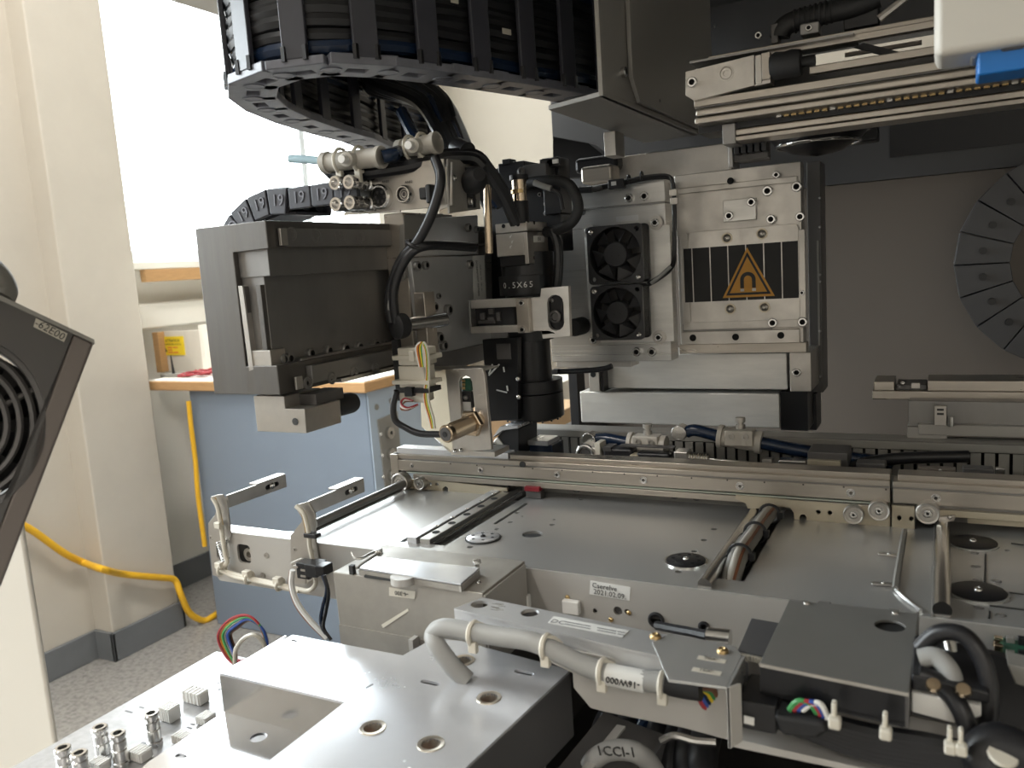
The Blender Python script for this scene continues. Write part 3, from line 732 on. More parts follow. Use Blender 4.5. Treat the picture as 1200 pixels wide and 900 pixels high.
G().ybox(706,524,716,529,.5045,.012).build('end_tab','dgrey',t); G().ybox(725,522,789,526,.507,.006).build('slide_bar','dgrey',t)
t = small('gripper_arm','dark gripper arm right of the cylinder sensor','arm',745,530,785,539,.503,.010,'black',.002)
G().ybox(738,533,748,542,.5025,.008).build('arm_clamp','tan',t,bevel=.0004); G().ybox(745,540,778,544,.501,.006).build('base_strip','alu',t)
G().ybox(789,529,806,541,.503,.012).build('cylinder_end','alu',t,bevel=.001)
t = thing('spring_piston','bright piston with coil spring pointing right along the rail','piston')
a = at(806,536,Y=.508); b = at(829,538,Y=.508); u_ = (b-a).normalized()
G().cyl(a,b,.0030,14).build('spring_core','tan',t)
for k in range(9): G().torus(a+(b-a)*(k/8),u_,.0033,.0006,16,5).build('coil','steel',t)
G().cyl(b,at(893,544,Y=.508),.0011,10).build('piston_rod','steel',t)
G().ybox(893,538,905,545,.505,.006).build('rod_clamp','alu',t,bevel=.0004); G().ybox(912,539,945,547,.505,.008).build('chrome_slide','steel',t,bevel=.0008)
t = small('wire_clamp_cover','dark grey cover block with bright front edge behind the rail','cover',946,539,985,550,.50,.004,'tan',.0003)
G().ybox(946,529,994,548,.504,.022).build('cover_lid','dgrey',t,bevel=.0008)
t = small('sensor_strip','dark sensor strip right of the grey cover block','sensor',1003,542,1038,551,.502,.01,'dgrey',.0008)
t = small('bracket_strip','tan bracket strip on the right behind the rail','bracket',1076,548,1120,556,.50,.006,'panel',.0004)
G().ybox(1128,548,1165,558,.50,.008).build('slide_block','dgrey',t,bevel=.0008); G().ybox(1167,549,1178,557,.498,.004).build('bright_clip','steel',t,bevel=.0004); screws(t,[(1102,551)],-EY,2,'pan',Y=.4999)
tag(wire(None,'black_hose','cable',[at(985,547,Y=.528),at(1010,543,Y=.528),at(1045,538,Y=.525),at(1080,536,Y=.525),at(1135,535,Y=.53)],.0036,12),'thick black hose lying across the comb fingers on the right','hose')
# right rear slide unit
ru = thing('rear_slide_unit','double slide unit with long pale bars at the right above the wire duct','slide')
G().ybox(1022,458,1260,471,.575,.03).build('lower_bar','railm',ru,bevel=.0006)
a = at(1024,450,Y=.577); z1 = at(1024,447,Y=.577).z; z0 = at(1022,458.4,Y=.575).z
G().box((a.x,.577,z0),(at(1048,450,Y=.577).x,.604,z1)).build('slide_end','railm',ru,bevel=.0006)
G().box((at(1050,450,Y=.577).x,.580,z0),(at(1086,450,Y=.577).x,.604,z1-.0025)).build('sensor_recess','dgrey',ru,bevel=.0006)
G().box((at(1087,450,Y=.577).x,.577,z0),(.16,.604,z1+.0006)).build('upper_bar','railm',ru,bevel=.0006)
screws(ru,[(1058,449)],-EY,3,'pan',Y=.5795); G().ybox(1068,449,1078,455,.5795,.002).build('sensor_eye','alu',ru)
G().ybox(1063,500,1110,525,.56,.03).build('support_end','bracket',ru,bevel=.0006)
G().ybox(1076,497,1260,515,.558,.03).build('support_bar','bracket',ru,bevel=.0006)
zz = at(1063,500,Y=.56).z
G().box((at(1066,490,Y=.585).x,.563,zz-.001),(.16,.600,zz+.016)).build('dark_body','dark',ru,bevel=.0006)
G().ybox(1095,476,1109,499,.5545,.004).build('latch','alu',ru,bevel=.0004)
for y in (479,484): G().ybox(1098,y,1106,y+2.5,.554,.001).build('latch_slot','ink',ru)
p = at(1114,494,Y=.555); G().cyl(p-EZ*.003,p+EZ*.003,.0018,10).build('stop_pin','steel',ru)
# ================================================================== REAR GANTRY
YG = .62
fp = thing('fan_carriage_plate','milled aluminium carriage plate carrying two small black fans','plate')
a = at(648,226,Y=YG); b = at(787,423,Y=YG); zg = at(660,249,Y=YG).z
G().box((-.290,YG,zg+.0006),(b.x,YG+.020,.2106)).build('upper_plate','brush',fp,bevel=.0005)
G().box((-.290,YG,b.z),(b.x,YG+.020,zg-.0006)).build('lower_plate','brush',fp,bevel=.0005)
G().box((-.290,YG+.001,b.z+.003),(b.x-.001,YG+.022,.208)).build('clamp_core','dark',fp)
p = at(683,249,Y=YG); G().cyl(p+V((0,.001,0)),p-V((0,.0004,0)),.0022,18).build('relief_hole','ink',fp)
screws(fp,[(738,232),(756,230),(747,412),(765,412)],-EY,5.2,'socket',Y=YG)
a = at(690,280,Y=YG); 
G().ybox(685,272,790,400,YG-.0012,.0012).build('fan_mount_plate','mill',fp,bevel=.0003)
for x,y in ((691,271),(769,261),(773,395),(697,398)):
    p = at(x,y,Y=YG-.0012); G().lathe(p,-EY,[(0,0),(.0055,0),(.0055,.0012),(0,.0012)],22).build('washer','alu',fp); screw(fp,p-EY*.0012,-EY,.0030,'socket')
G().ybox(722,254,748,258,YG-.0003,.0004).build('stamped_mark','led',fp)
def fan(label,x0,y0,x1,y1):
    Y = YG-.020; t = thing('cooling_fan',label,'fan','pair of fans on the carriage plate')
    a = at(x0,y0,Y=Y); b = at(x1,y1,Y=Y); cx_,cz_ = (a.x+b.x)/2,(a.z+b.z)/2; w = max(b.x-a.x,a.z-b.z)/2
    sq = []
    for sx,sz in ((-1,-1),(1,-1),(1,1),(-1,1)):
        c_ = V((cx_+sx*(w-.003),Y,cz_+sz*(w-.003))); a0 = {(-1,-1):180,(1,-1):270,(1,1):0,(-1,1):90}[(sx,sz)]
        sq += [c_+V((.003*cos(radians(a0+k*30)),0,.003*sin(radians(a0+k*30)))) for k in range(4)]
    hl = [circ((cx_,Y,cz_),EX,EZ,w*.93,36)]+[circ((cx_+sx*w*.82,Y,cz_+sz*w*.82),EX,EZ,w*.085,12) for sx in (-1,1) for sz in (-1,1)]
    G().prism(sq,(0,.003,0),hl).build('front_frame','fanplastic',t,bevel=.0003)
    G().prism(sq and [q+V((0,.0152,0)) for q in sq],(0,.0035,0),[circ((cx_,Y+.0152,cz_),EX,EZ,w*.93,36)]).build('rear_frame','black',t,bevel=.0003)
    G().ring((cx_,Y+.002,cz_),EY,w*.93,w*.97,.0145,36).build('duct_ring','black',t)
    for k in range(9):
        G().box((cx_+w*.93,Y+.004+.0012*k,cz_-w*.9),(cx_+w*.99,Y+.0046+.0012*k,cz_+w*.9)).build('side_rib','black',t)
    G().lathe((cx_,Y+.012,cz_),-EY,[(0,0),(w*.44,0),(w*.44,.0095),(w*.40,.0108),(0,.0108)],30).build('hub','fanplastic',t)
    for k in range(7):
        a0 = 2*pi*k/7+.35; R = lambda r,an,y: V((cx_+r*cos(an),Y+y,cz_+r*sin(an)))
        g = G(); g.prism([R(w*.43,a0,.003),R(w*.90,a0-.12,.0035),R(w*.90,a0+.55,.0095),R(w*.43,a0+.50,.0095)],(0,.0007,0)); g.build('blade','fanplastic',t)
    G().lathe((cx_,Y+.0185,cz_),-EY,[(0,0),(w*.93,0),(w*.93,.0006),(0,.0006)],30).build('rear_grid','dgrey',t)
    for sx,sz in ((.82,-.82),(-.82,.82)): screw(t,(cx_+sx*w,Y,cz_+sz*w),-EY,.0022,'pan')
    for sx in (-.12,.12): G().cyl((cx_+sx*w,Y+.0012,cz_-.05*w),(cx_+sx*w,Y+.001,cz_-.05*w),.0005,8).build('dimple','ink',t)
    return t
fan('upper black fan on the milled carriage plate',692,266,749,331)
fan('lower black fan on the milled carriage plate',694,336,752,398)
wh = thing('fan_wiring','black twisted fan wiring running over the top and right edge of the carriage plate','wiring')
top = [at(677,222,Y=.612),at(695,222,Y=.612),at(712,218,Y=.612),at(735,213,Y=.610),at(760,208,Y=.612),at(782,207,Y=.612),at(788,214,Y=.612),at(790,240,Y=.614),at(790,290,Y=.616),at(788,312,Y=.612),at(772,326,Y=.602),at(760,333,Y=.604)]
for k in range(3): G().tube([q+V((.0007*cos(2.1*k),-.0007*sin(2.1*k),.0012*sin(2.1*k))) for q in top],.0011,7).build('wire','cable',wh)
G().ybox(712,211,731,220,.607,.006).build('connector','black',wh,bevel=.0006); G().ybox(716,213,722,217,.6065,.001).build('label_patch','label',wh)
G().cyl(at(677,223,Y=.612),at(694,222,Y=.612),.0026,12).build('sleeve','black',wh); G().cyl(at(694,222,Y=.612),at(706,219,Y=.612),.002,12).build('sleeve','dgrey',wh)
for x,y in ((737,210),(752,206)): G().torus(at(x,y,Y=.611),EX,.003,.0008,14,6).build('cable_tie','black',wh)
for x,y in ((784,222),(785,232)):
    G().ybox(x,y,x+9,y+7,.611,.004).build('wire_clip','alu',wh,bevel=.0004)
wire(wh,'wire','greycable',[at(786,312,Y=.603),at(775,322,Y=.6),at(763,332,Y=.6)],.0014)

YM = .648
mp = thing('linear_motor_slide','aluminium linear motor slide with bolted bars and covered magnet track','slide')
G().ybox(790,206,942,412,YM,.016).build('base_plate','alu',mp,bevel=.0006)
G().ybox(794,221,934,213,YM-.004,.006).build('upper_bar','alu',mp,bevel=.0005)
a = at(794,222,Y=YM-.004); b = at(933,213,Y=YM-.004)
G().ybox(847,235,886,257,YM-.0045,.0045).build('square_block','mill',mp,bevel=.0005)
G().box((a.x,YM-.0025,at(800,280,Y=YM).z),(at(944,300,Y=YM).x,YM,at(940,383,Y=YM).z)).build('magnet_carrier','alu',mp,bevel=.0004)
zc0,zc1 = at(936,262,Y=YM).z, at(936,374,Y=YM).z; xc0,xc1 = at(800,300,Y=YM).x, at(937,300,Y=YM).x
def rr3(x0,z0,x1,z1,Y,r=.003,n=4):
    o=[]
    for cx_,cz_,a0 in ((x1-r,z1-r,0),(x0+r,z1-r,90),(x0+r,z0+r,180),(x1-r,z0+r,270)):
        for k in range(n+1): t=radians(a0+90*k/n); o.append(V((cx_+r*cos(t),Y,cz_+r*sin(t))))
    return o
notch = []
G().prism(rr3(xc0,zc1,xc0+.0055,zc0,YM-.0025,.0022),(0,-.0011,0)).build('cover_plate','alu',mp,bevel=.0002)
G().prism(rr3(xc0+.0062,zc1,xc1,zc0,YM-.0025),(0,-.0011,0)).build('cover_plate','alu',mp,bevel=.0002)
xs_ = [at(x,300,Y=YM-.0036).x for x in (801,811,832,853,874,895,916,936)]
zt_,zb_ = at(936,282,Y=YM-.0036).z, at(936,349,Y=YM-.0036).z
for i in range(7):
    G().box((xs_[i]+(.0004 if i else 0),YM-.0037,zb_),(xs_[i+1]-.0004,YM-.0036,zt_)).build('black_field','signblack',mp)
ws = thing('magnet_warning_sign','amber triangular magnet warning sign on the black fields of the motor slide','sign')
T = [at(847,350,Y=YM-.0038),at(908,346,Y=YM-.0038),at(873,290,Y=YM-.0038)]
T[0].z = T[1].z = (T[0].z+T[1].z)/2; T[2].x = (T[0].x+T[1].x)/2
C3 = (T[0]+T[1]+T[2])/3
def trs(f,dy): return [C3+(q-C3)*f+V((0,dy,0)) for q in T]
G().prism(trs(1,0),(0,-.0002,0)).build('amber_plate','amber',ws)
G().prism(trs(.86,-.0003),(0,-.0001,0),[trs(.72,-.0003)]).build('black_border','ink',ws)
hM = (T[2].z-T[0].z)
g = G(); R_=hM*.155; mcx = C3+V((0,-.0003,hM*.02)); w_=hM*.075
arc=[mcx+V((R_*cos(t),0,R_*sin(t))) for t in [pi*k/14 for k in range(15)]]; arc2=[mcx+V(((R_-w_)*cos(t),0,(R_-w_)*sin(t))) for t in [pi*(14-k)/14 for k in range(15)]]
g.prism([mcx+V((R_,0,-hM*.17))]+arc+[mcx+V((-R_,0,-hM*.17)),mcx+V((-R_+w_,0,-hM*.17))]+arc2+[mcx+V((R_-w_,0,-hM*.17))],(0,-.0001,0)).build('magnet_symbol','ink',ws)
for s in (-1,1): G().box(mcx+V((s*(R_-w_)if s>0 else -R_,0,-hM*.235)),mcx+V((s*R_ if s>0 else -R_+w_,-.0001,-hM*.18))).build('magnet_pole','label',ws)
G().ybox(798,389,937,403,YM-.004,.006).build('lower_bar','alu',mp,bevel=.0005)
G().ybox(796,404,945,413,YM-.006,.012).build('bottom_strip','railm',mp,bevel=.0004)
G().ybox(800,380,905,388,YM-.002,.003).build('dark_gap_strip','dark',mp)
for l,off,r in (([(910,205)],.004,4),([(889,246)],.0045,0),([(900,224),(934,219)],0,6),([(881,237),(855,253)],.0045,5.2),([(904,257),(938,254)],.0025,5.4),([(906,378),(941,377)],.0025,5.6),([(940,343)],.0025,3)):
    if r: screws(mp,l,-EY,r,'socket','steel' ,-0, 'screw', Y=YM-off)
for l in ([(852,279),(893,274),(856,362),(896,360)],):
    for x,y in l:
        p = at(x,y,Y=YM-.0036); G().lathe(p,-EY,[(0,0),(.0042,0),(.0042,.0007),(0,.0007)],22).build('washer','tan',mp); screw(mp,p-EY*.0007,-EY,.0030,'pan','alu')
screws(mp,[(856,212),(812,396),(862,395),(915,393)],-EY,3.6,'hole','hole',Y=YM-.0042,name='bolt_hole')
G().ybox(945,190,965,460,.70,.03).build('rear_column','dgrey',mp,bevel=.0006)
G().ybox(957,282,961,405,.698,.003).build('edge_strip','duct',mp)
for y in (232,266,322,330,388,441): screws(mp,[(961,y)],-EY,1.6,'pan','dark',Y=.6985)
bl = thing('gantry_beam_block','bright machined aluminium beam blocks below the carriage plates','beam')
G().ybox(692,416,923,457,.668,.05).build('upper_block','mill',bl,bevel=.001)
G().ybox(679,459,914,502,.664,.06).build('lower_block','mill',bl,bevel=.0012)
G().ybox(925,413,951,459,.655,.05).build('end_plate','alu',bl,bevel=.0006); screws(bl,[(934,436)],-EY,5,'socket',Y=.655)
G().ybox(914,459,947,505,.669,.05).build('black_foot','blacka',bl); G().ybox(947,462,957,504,.70,.03).build('black_foot','black',bl)
G().ybox(689,426,703,459,.655,.02).build('end_stop','alu',bl,bevel=.0005); screws(bl,[(695,439)],-EY,3,'hole','hole',Y=.6548); G().ybox(703,430,708,459,.657,.02).build('stop_gap','black',bl)
G().ybox(666,436,679,500,.74,.02).build('black_post','black',bl)
bb = thing('small_black_rod','thin black sensor rod with sleeve under the carriage plate','rod')
G().tube([at(645,436,Y=.60),at(690,434,Y=.60),at(708,432,Y=.60),at(717,429,Y=.60)],.0022,10).build('rod_body','black',bb)
G().ybox(647,433,654,439,.596,.006).build('rod_collar','black',bb,bevel=.0005)
G().ybox(652,423,740,430,.63,.02).build('holder_bar','alu',bb,bevel=.0004)
# parts above
us = thing('upper_gantry_sheet','plain aluminium beam face above the fan carriage','beam')
G().ybox(722,184,858,206,.69,.03).build('beam_face','alu',us,bevel=.001)
G().ybox(862,190,898,178,.70,.02).build('grey_block','dgrey',us,bevel=.001)
G().ybox(679,196,718,212,.66,.02).build('bright_block','railm',us,bevel=.003); G().ybox(672,186,723,198,.675,.03).build('dark_cap','blacka',us,bevel=.004)
G().prism([at(648,160,Y=.74),at(690,168,Y=.74),at(705,180,Y=.74),at(718,196,Y=.74),at(718,208,Y=.74),at(648,208,Y=.74)],(0,.02,0)).build('black_guard','blacka',us)
G().ybox(707,155,722,182,.60,.02).build('bracket_foot','alu',us,bevel=.0005)
# round cable chain at the right
rc = thing('round_cable_chain','dark grey cable chain curving in a large circle at the right edge','cable chain')
C0 = at(1268,303,Y=.80); RO = C0.x-at(1118,303,Y=.80).x; RI = C0.x-at(1184,303,Y=.80).x
n = 20
for i in range(n):
    a0,a1 = 2*pi*i/n+.006,2*pi*(i+1)/n-.006
    g = G(); q = lambda r,an,y=0: C0+V((r*cos(an),y,r*sin(an)))
    am=(a0+a1)/2
    g.prism([q(RI,a0),q(RO,a0),q(RO,a1),q(RI,a1)],(0,.05,0))
    g.build('chain_link','panel_dark',rc,bevel=.0006)
    p = q((RO+RI)/2,am,-.0002); G().cyl(p+EY*.0,p-EY*.003,.003,12).build('link_pin','black',rc)
# polished lamp ring under the upper stage
dl = thing('dome_lamp','black glossy dome lamp with chrome rings under the upper rail','lamp')
p = at(958,160,Y=.70)
G().lathe(p+EZ*.012,-EZ,[(0,0),(.040,0),(.040,.006),(.032,.016),(.018,.024),(0,.027)],36).build('dome','blacka',dl)
G().torus(p+EZ*.003,EZ,.0392,.0014,36,8).build('chrome_ring','chrome',dl); G().torus(p-EZ*.006,EZ,.0312,.0012,36,8).build('chrome_ring','chrome',dl)
G().box(p+V((-.055,-.015,.012)),p+V((.055,.05,.018))).build('mount_plate','black',dl,bevel=.001)
G().ybox(985,145,1029,164,.735,.02).build('dark_tab','black',dl,bevel=.002); screws(dl,[(1016,151)],-EY,3.6,'socket',Y=.735)

# ================================================================== UPPER RIGHT STAGE
YU = .50
ur = thing('upper_rail_stage','slim aluminium rail stage at the upper right with rubber bumper','rail')
def ub(n,x0,y0,x1,y1,Y,dep,m,bv=.0005): return G().ybox(x0,y0,x1,y1,Y,dep).build(n,m,ur,bevel=bv)
xR = .07
def ubar(n,x,y0,y1,Y,dep,m,bv=.0005,x1=xR):
    a = at(x,y0,Y=Y); b = at(x,y1,Y=Y); return G().box((a.x,Y,b.z),(x1,Y+dep,a.z)).build(n,m,ur,bevel=bv)
ubar('rail_profile',813,117,126,YU+.004,.05,'railm')
ubar('rail_groove',814,126,127.5,YU+.006,.05,'dark',0)
ubar('rail_profile',814,127.5,138,YU+.002,.05,'railm',.002)
ubar('rail_profile',813.5,138.5,146,YU+.001,.05,'railm',.001)
ubar('rail_back',815,100,117.5,YU+.030,.022,'dgrey')
G().prism([at(803,84,Y=YU),at(884,64,Y=YU),at(884,100,Y=YU),at(813,118,Y=YU),at(803,112,Y=YU)],(0,.012,0)).build('clamp_block','alu',ur,bevel=.0005)
G().prism([at(884,99,Y=YU+.0005),at(903,90,Y=YU+.0005),at(903,97,Y=YU+.0005),at(884,101,Y=YU+.0005)],(0,.012,0)).build('clamp_base','alu',ur,bevel=.0003)
ub('clamp_end',892,62,903,92,YU-.002,.014,'railm'); ub('clamp_neck',884.5,65,893,98,YU,.012,'alu')
screws(ur,[(812,97)],-EY,6,'socket',Y=YU); screws(ur,[(851,86)],-EY,7,'flush','alu',Y=YU-.0002)
p0 = at(903,79,Y=YU+.002); p1 = at(938,73,Y=YU+.002)
G().lathe(p0,EX,[(0,0),(.0062,0),(.0078,.003),(.0072,.008),(.0078,.012),(.0070,.0165),(.003,.017),(.003,.024),(0,.024)],24).build('rubber_bumper','rubber',ur)
ubar('upper_bar',830,66,72,YU+.012,.020,'railm')
ubar('upper_bar_face',900,58,66,YU+.008,.004,'railm')
ubar('thin_strip',808,72,74.5,YU+.002,.03,'dark',0,x1=at(1000,45,Y=YU).x)
ubar('middle_bar',948,78,87,YU+.004,.006,'railm')
ubar('belt_channel',818,147,157,YU+.016,.03,'black',0)
for i in range(30):
    x = at(905,140,Y=YU).x+i*.0042
    G().box((x,YU+.013,at(905,138,Y=YU+.015).z-.0005),(x+.0028,YU+.016,at(905,138,Y=YU+.015).z+.0022)).build('belt_tooth','brass' if i%7 else 'steel',ur)
ubar('lower_rail',857,152,160,YU+.014,.02,'railm',.001); ubar('lower_rail',857,160.5,166,YU+.013,.02,'railm',.0006)
ub('lower_end',846,146,862,168,YU+.012,.02,'dark')
for i in range(5): ub('terminal',860+i*8,171-i,866+i*8,180-i,YU+.035,.01,'black',.0003)
ub('terminal_base',856,166,900,184,YU+.045,.01,'dgrey')
ub('hanger',853,170,859,196,YU+.04,.004,'dark')
cpn = thing('dark_strut_bracket','black slanted strut in the bright opening behind the upper rail stage','bracket')
g = G().prism([at(1000,55,Y=.66),at(1012,50,Y=.66),at(1075,66,Y=.66),at(1062,72,Y=.66)],(0,.004,0)); g.build('dark_strut','black',cpn)
G().box((at(990,60,Y=.70).x,.70,at(990,66,Y=.70).z),(at(1080,60,Y=.70).x,.705,at(990,62,Y=.70).z)).build('cross_bar','panel',cpn)
# clutter on top of the stage
hs = thing('stage_hose','black corrugated hose elbow lying on top of the upper rail stage','hose')
G().tube([at(914,44,Y=.52),at(916,36,Y=.52),at(926,27,Y=.52),at(950,20,Y=.52),at(975,14,Y=.52),at(1000,8,Y=.52),at(1030,-4,Y=.52)],.0058,14).build('hose_body','rubber',hs)
for k in range(8): G().torus(at(932+k*6,25-k*1.7,Y=.52),EX,.006,.0008,16,6).build('hose_rib','rubber',hs)
G().ybox(903,28,912,50,.515,.01).build('hose_bracket','dgrey',hs,bevel=.0006)
G().ybox(937,28,960,38,.512,.01).build('hose_clamp','dark',hs,bevel=.001); screws(hs,[(948,33),(889,42)],-EY,4,'socket',Y=.512)
G().ybox(988,8,1030,28,.52,.012).build('sensor_block','black',hs,bevel=.001)
tag(G().tube([at(1062,-3,Y=.51),at(1030,22,Y=.51)],.0022,8).build('diagonal_rod','alu'),'thin grey diagonal rod above the upper rail stage','rod')
# near cover at the upper right corner
nc = thing('display_cover','cream cover with a blue plastic window in the upper right corner','cover')
a = at(1095,-40,Y=.34); b = at(1300,34,Y=.34)
G().box((a.x,.34,b.z),(b.x,.37,a.z)).build('cream_shell','cream',nc,bevel=.003)
a = at(1146,36,Y=.345); b = at(1300,66,Y=.345)
G().box((a.x,.345,b.z),(b.x,.365,a.z)).build('blue_window','bluescreen',nc,bevel=.001)
a = at(1173,45,Y=.344); b = at(1202,56,Y=.344)
G().box((a.x,.344,b.z),(b.x,.346,a.z)).build('dark_button','panel_dark',nc,bevel=.001)
a = at(1138,28,Y=.35); b = at(1146,68,Y=.35)
G().box((a.x,.35,b.z),(b.x,.365,a.z)).build('side_edge','sheet',nc,bevel=.001)

# ================================================================== FOLDED BRACKET UNDER THE HOOD
br = thing('chain_bracket','folded grey sheet metal bracket holding the end of the big cable chain','bracket')
G().prism([V((-.183,.487,.25)),V((-.183,.705,.25)),V((-.183,.74,.30)),V((-.183,.74,.402)),V((-.183,.487,.402))],(-.003,0,0)).build('upright','bracket',br,bevel=.0004)
G().prism([V((-.227,.503,.25)),V((-.183,.487,.25)),V((-.181,.705,.25)),V((-.230,.707,.25))],(0,0,.003)).build('foot_flange','bracket',br,bevel=.0004)
G().prism([V((-.1795,.534,.268)),V((-.1795,.548,.254)),V((-.1795,.72,.254)),V((-.1795,.75,.30)),V((-.1795,.75,.402)),V((-.1795,.534,.402))],(-.003,0,0)).build('outer_plate','bracket',br,bevel=.0004)
screws(br,[(729,85)],EX,6,'socket',X=-.183); screws(br,[(773,118),(837,31)],EX,2,'pan','dark',X=-.1795)
# ================================================================== LEFT GANTRY BEAM
YBm = .33
gb = thing('gantry_beam','large extruded aluminium gantry beam with C shaped end face and bolted side rails','beam')
p_ = lambda x,y: at(x,y,Y=YBm)
XLb = p_(228,268).x; XRb = p_(311,258).x; zT = p_(270,263).z; zBm = p_(250,463).z
zin = p_(272,296).z            # under the top lip
xin = p_(273,296).x
zb2 = p_(330,435).z
YEnd = .60
# C profile
prof = [(XLb,zT),(XRb,zT),(XRb,zin+.0005),(xin,zin),(xin,p_(293,430).z),(p_(292,434).x,zb2+.003),(XRb-.003,zb2+.003),(XRb-.003,zBm),(XLb,zBm)]
zf_ = p_(300,463).z
prof[-2] = (XRb-.003, p_(333,463).z); prof[-1] = (XLb, p_(333,463).z)
G().prism([V((x,YBm,z)) for x,z in prof],(0,YEnd-YBm,0)).build('profile','beam',gb,bevel=.0005)
xw = xin+.010
# side rails (upper and lower), motor track
def xb(n,y0,y1,z0,z1,x0,x1,m,bv=.0004): return G().box((x0,y0,z0),(x1,y1,z1)).build(n,m,gb,bevel=bv)
zr1 = at(452,292,X=XRb).z; 
xb('upper_rail',YBm+.012,YEnd,zin+.0012,zT-.004,XRb-.006,XRb+.0012,'dark')
xb('upper_shadow_gap',YBm+.003,YEnd,zin-.014,zin+.001,xin,xin+.022,'dark')
xb('magnet_wall',YBm+.004,YEnd,zb2+.004,zin-.012,xin,xin+.0165,'dark')
xb('carriage_rail',YBm+.02,YEnd,zb2+.0005,zb2+.0045,xin,XRb-.004,'dark')
for k,x in enumerate((342,371,398,423)):
    screw(gb, at(x,275+k*1.2,X=XRb+.0012), EX, .0034,'flush','dark')
G().box((XRb+.001,at(324,275,X=XRb).y,at(324,279,X=XRb).z-.004),(XRb+.003,at(332,275,X=XRb).y,at(324,268,X=XRb).z)).build('rail_stop','alu',gb,bevel=.0003)
xm = xin+.0165
for x,y,r in ((362,414,.0042),(383,411,.0042),(402,409,.0048),(419,406,.0042),(438,404,.0046),(449,402,.0032)):
    screw(gb, at(x,y,X=xm), EX, r*.75,'socket','dark')
for x,y in ((337,420),(330,421)):
    screw(gb, at(x,y,X=xm), EX, .0030,'socket','dark')
# lower rail
zl1 = at(400,430,X=XRb-.003).z
xb('lower_rail',YBm+.022,YEnd,zBm+.0035,zb2+.0,XRb-.0028,XRb+.0015,'dark')
xb('lower_strip',YBm+.045,YEnd,zBm+.0005,zBm+.003,XRb-.003,XRb+.003,'steel')
for x,y in ((361,449),(389,443),(415,437),(440,431)): screw(gb, at(x,y,X=XRb+.0015), EX, .0030,'flush','dark')
G().box((XRb+.0015,at(343,450,X=XRb).y,at(343,457,X=XRb).z),(XRb+.0028,at(351,450,X=XRb).y,at(343,442,X=XRb).z)).build('rail_stop','alu',gb,bevel=.0003)
# vertical stop slot near the end
G().prism([p_(279,335),p_(284,335),p_(297,433),p_(320,432),p_(303,333),p_(310,333),p_(320,434),p_(292,435)][0:2]+[p_(297,433),p_(292,435)],(0,.004,0)).build('slot_strip','alu',gb)
for (a,b) in (((284.5,336),(293,433)),((303,334),(311,433))):
    q0 = at(a[0],a[1],Y=YBm+.002); q1 = at(b[0]+7,b[1],Y=YBm+.002)
    G().box((q0.x-.0012,YBm+.001,q1.z),(q0.x+.0022,YBm+.012,q0.z)).build('slot_strip','beam',gb,bevel=.0003)
q0 = at(288,334,Y=YBm+.006); q1 = at(303,410,Y=YBm+.006)
G().box((q0.x,YBm+.006,q1.z),(q1.x+.001,YBm+.012,q0.z)).build('slot_back','blacka',gb)
G().box((q0.x+.001,YBm+.003,q1.z-.004),(q1.x-.002,YBm+.008,q1.z+.006)).build('stop_key','black',gb,bevel=.0004)
q0 = at(292,411,Y=YBm+.0005); q1 = at(319,435,Y=YBm+.0005)
G().box((q0.x,YBm+.0005,q1.z),(q1.x,YBm+.012,q0.z)).build('slot_foot','alu',gb,bevel=.0004)
# stop block with bumper
sb = thing('stop_block','stepped aluminium end stop block under the left gantry beam','block')
pp = lambda x,y: at(x,y,Y=YBm+.004)
xa,za = pp(297,467).x, pp(333,464.5).z
G().prism([V((xa,YBm+.004,za)),V((pp(333,467).x,YBm+.004,za)),V((pp(334,479).x,YBm+.004,pp(334,479).z)),V((pp(357,480).x,YBm+.004,pp(334,479).z)),V((pp(359,508).x,YBm+.004,pp(359,508).z)),V((xa,YBm+.004,pp(359,508).z))],(0,.030,0)).build('block_body','alu',sb,bevel=.0005)
xs0 = pp(334,479).x; xs1 = pp(357,480).x
G().box((xs0-.002,YBm+.016,pp(334,479).z),(xs1-.002,YBm+.040,pp(334,466).z)).build('upper_step','dgrey',sb,bevel=.0004)
c_ = pp(346,494); G().cyl(c_+EY*.001,c_-EY*.0003,.0020,18).build('dowel_hole','ink',sb)
c_ = at(395,482,X=xs1-.006); c_ = V((xs1-.006, YBm+.034, (pp(334,479).z+pp(359,508).z)/2+.002))
G().lathe(c_,EY,[(0,0),(.0062,0),(.0062,.016),(.0055,.0185),(0,.0185)],26).build('bumper','rubber',sb)

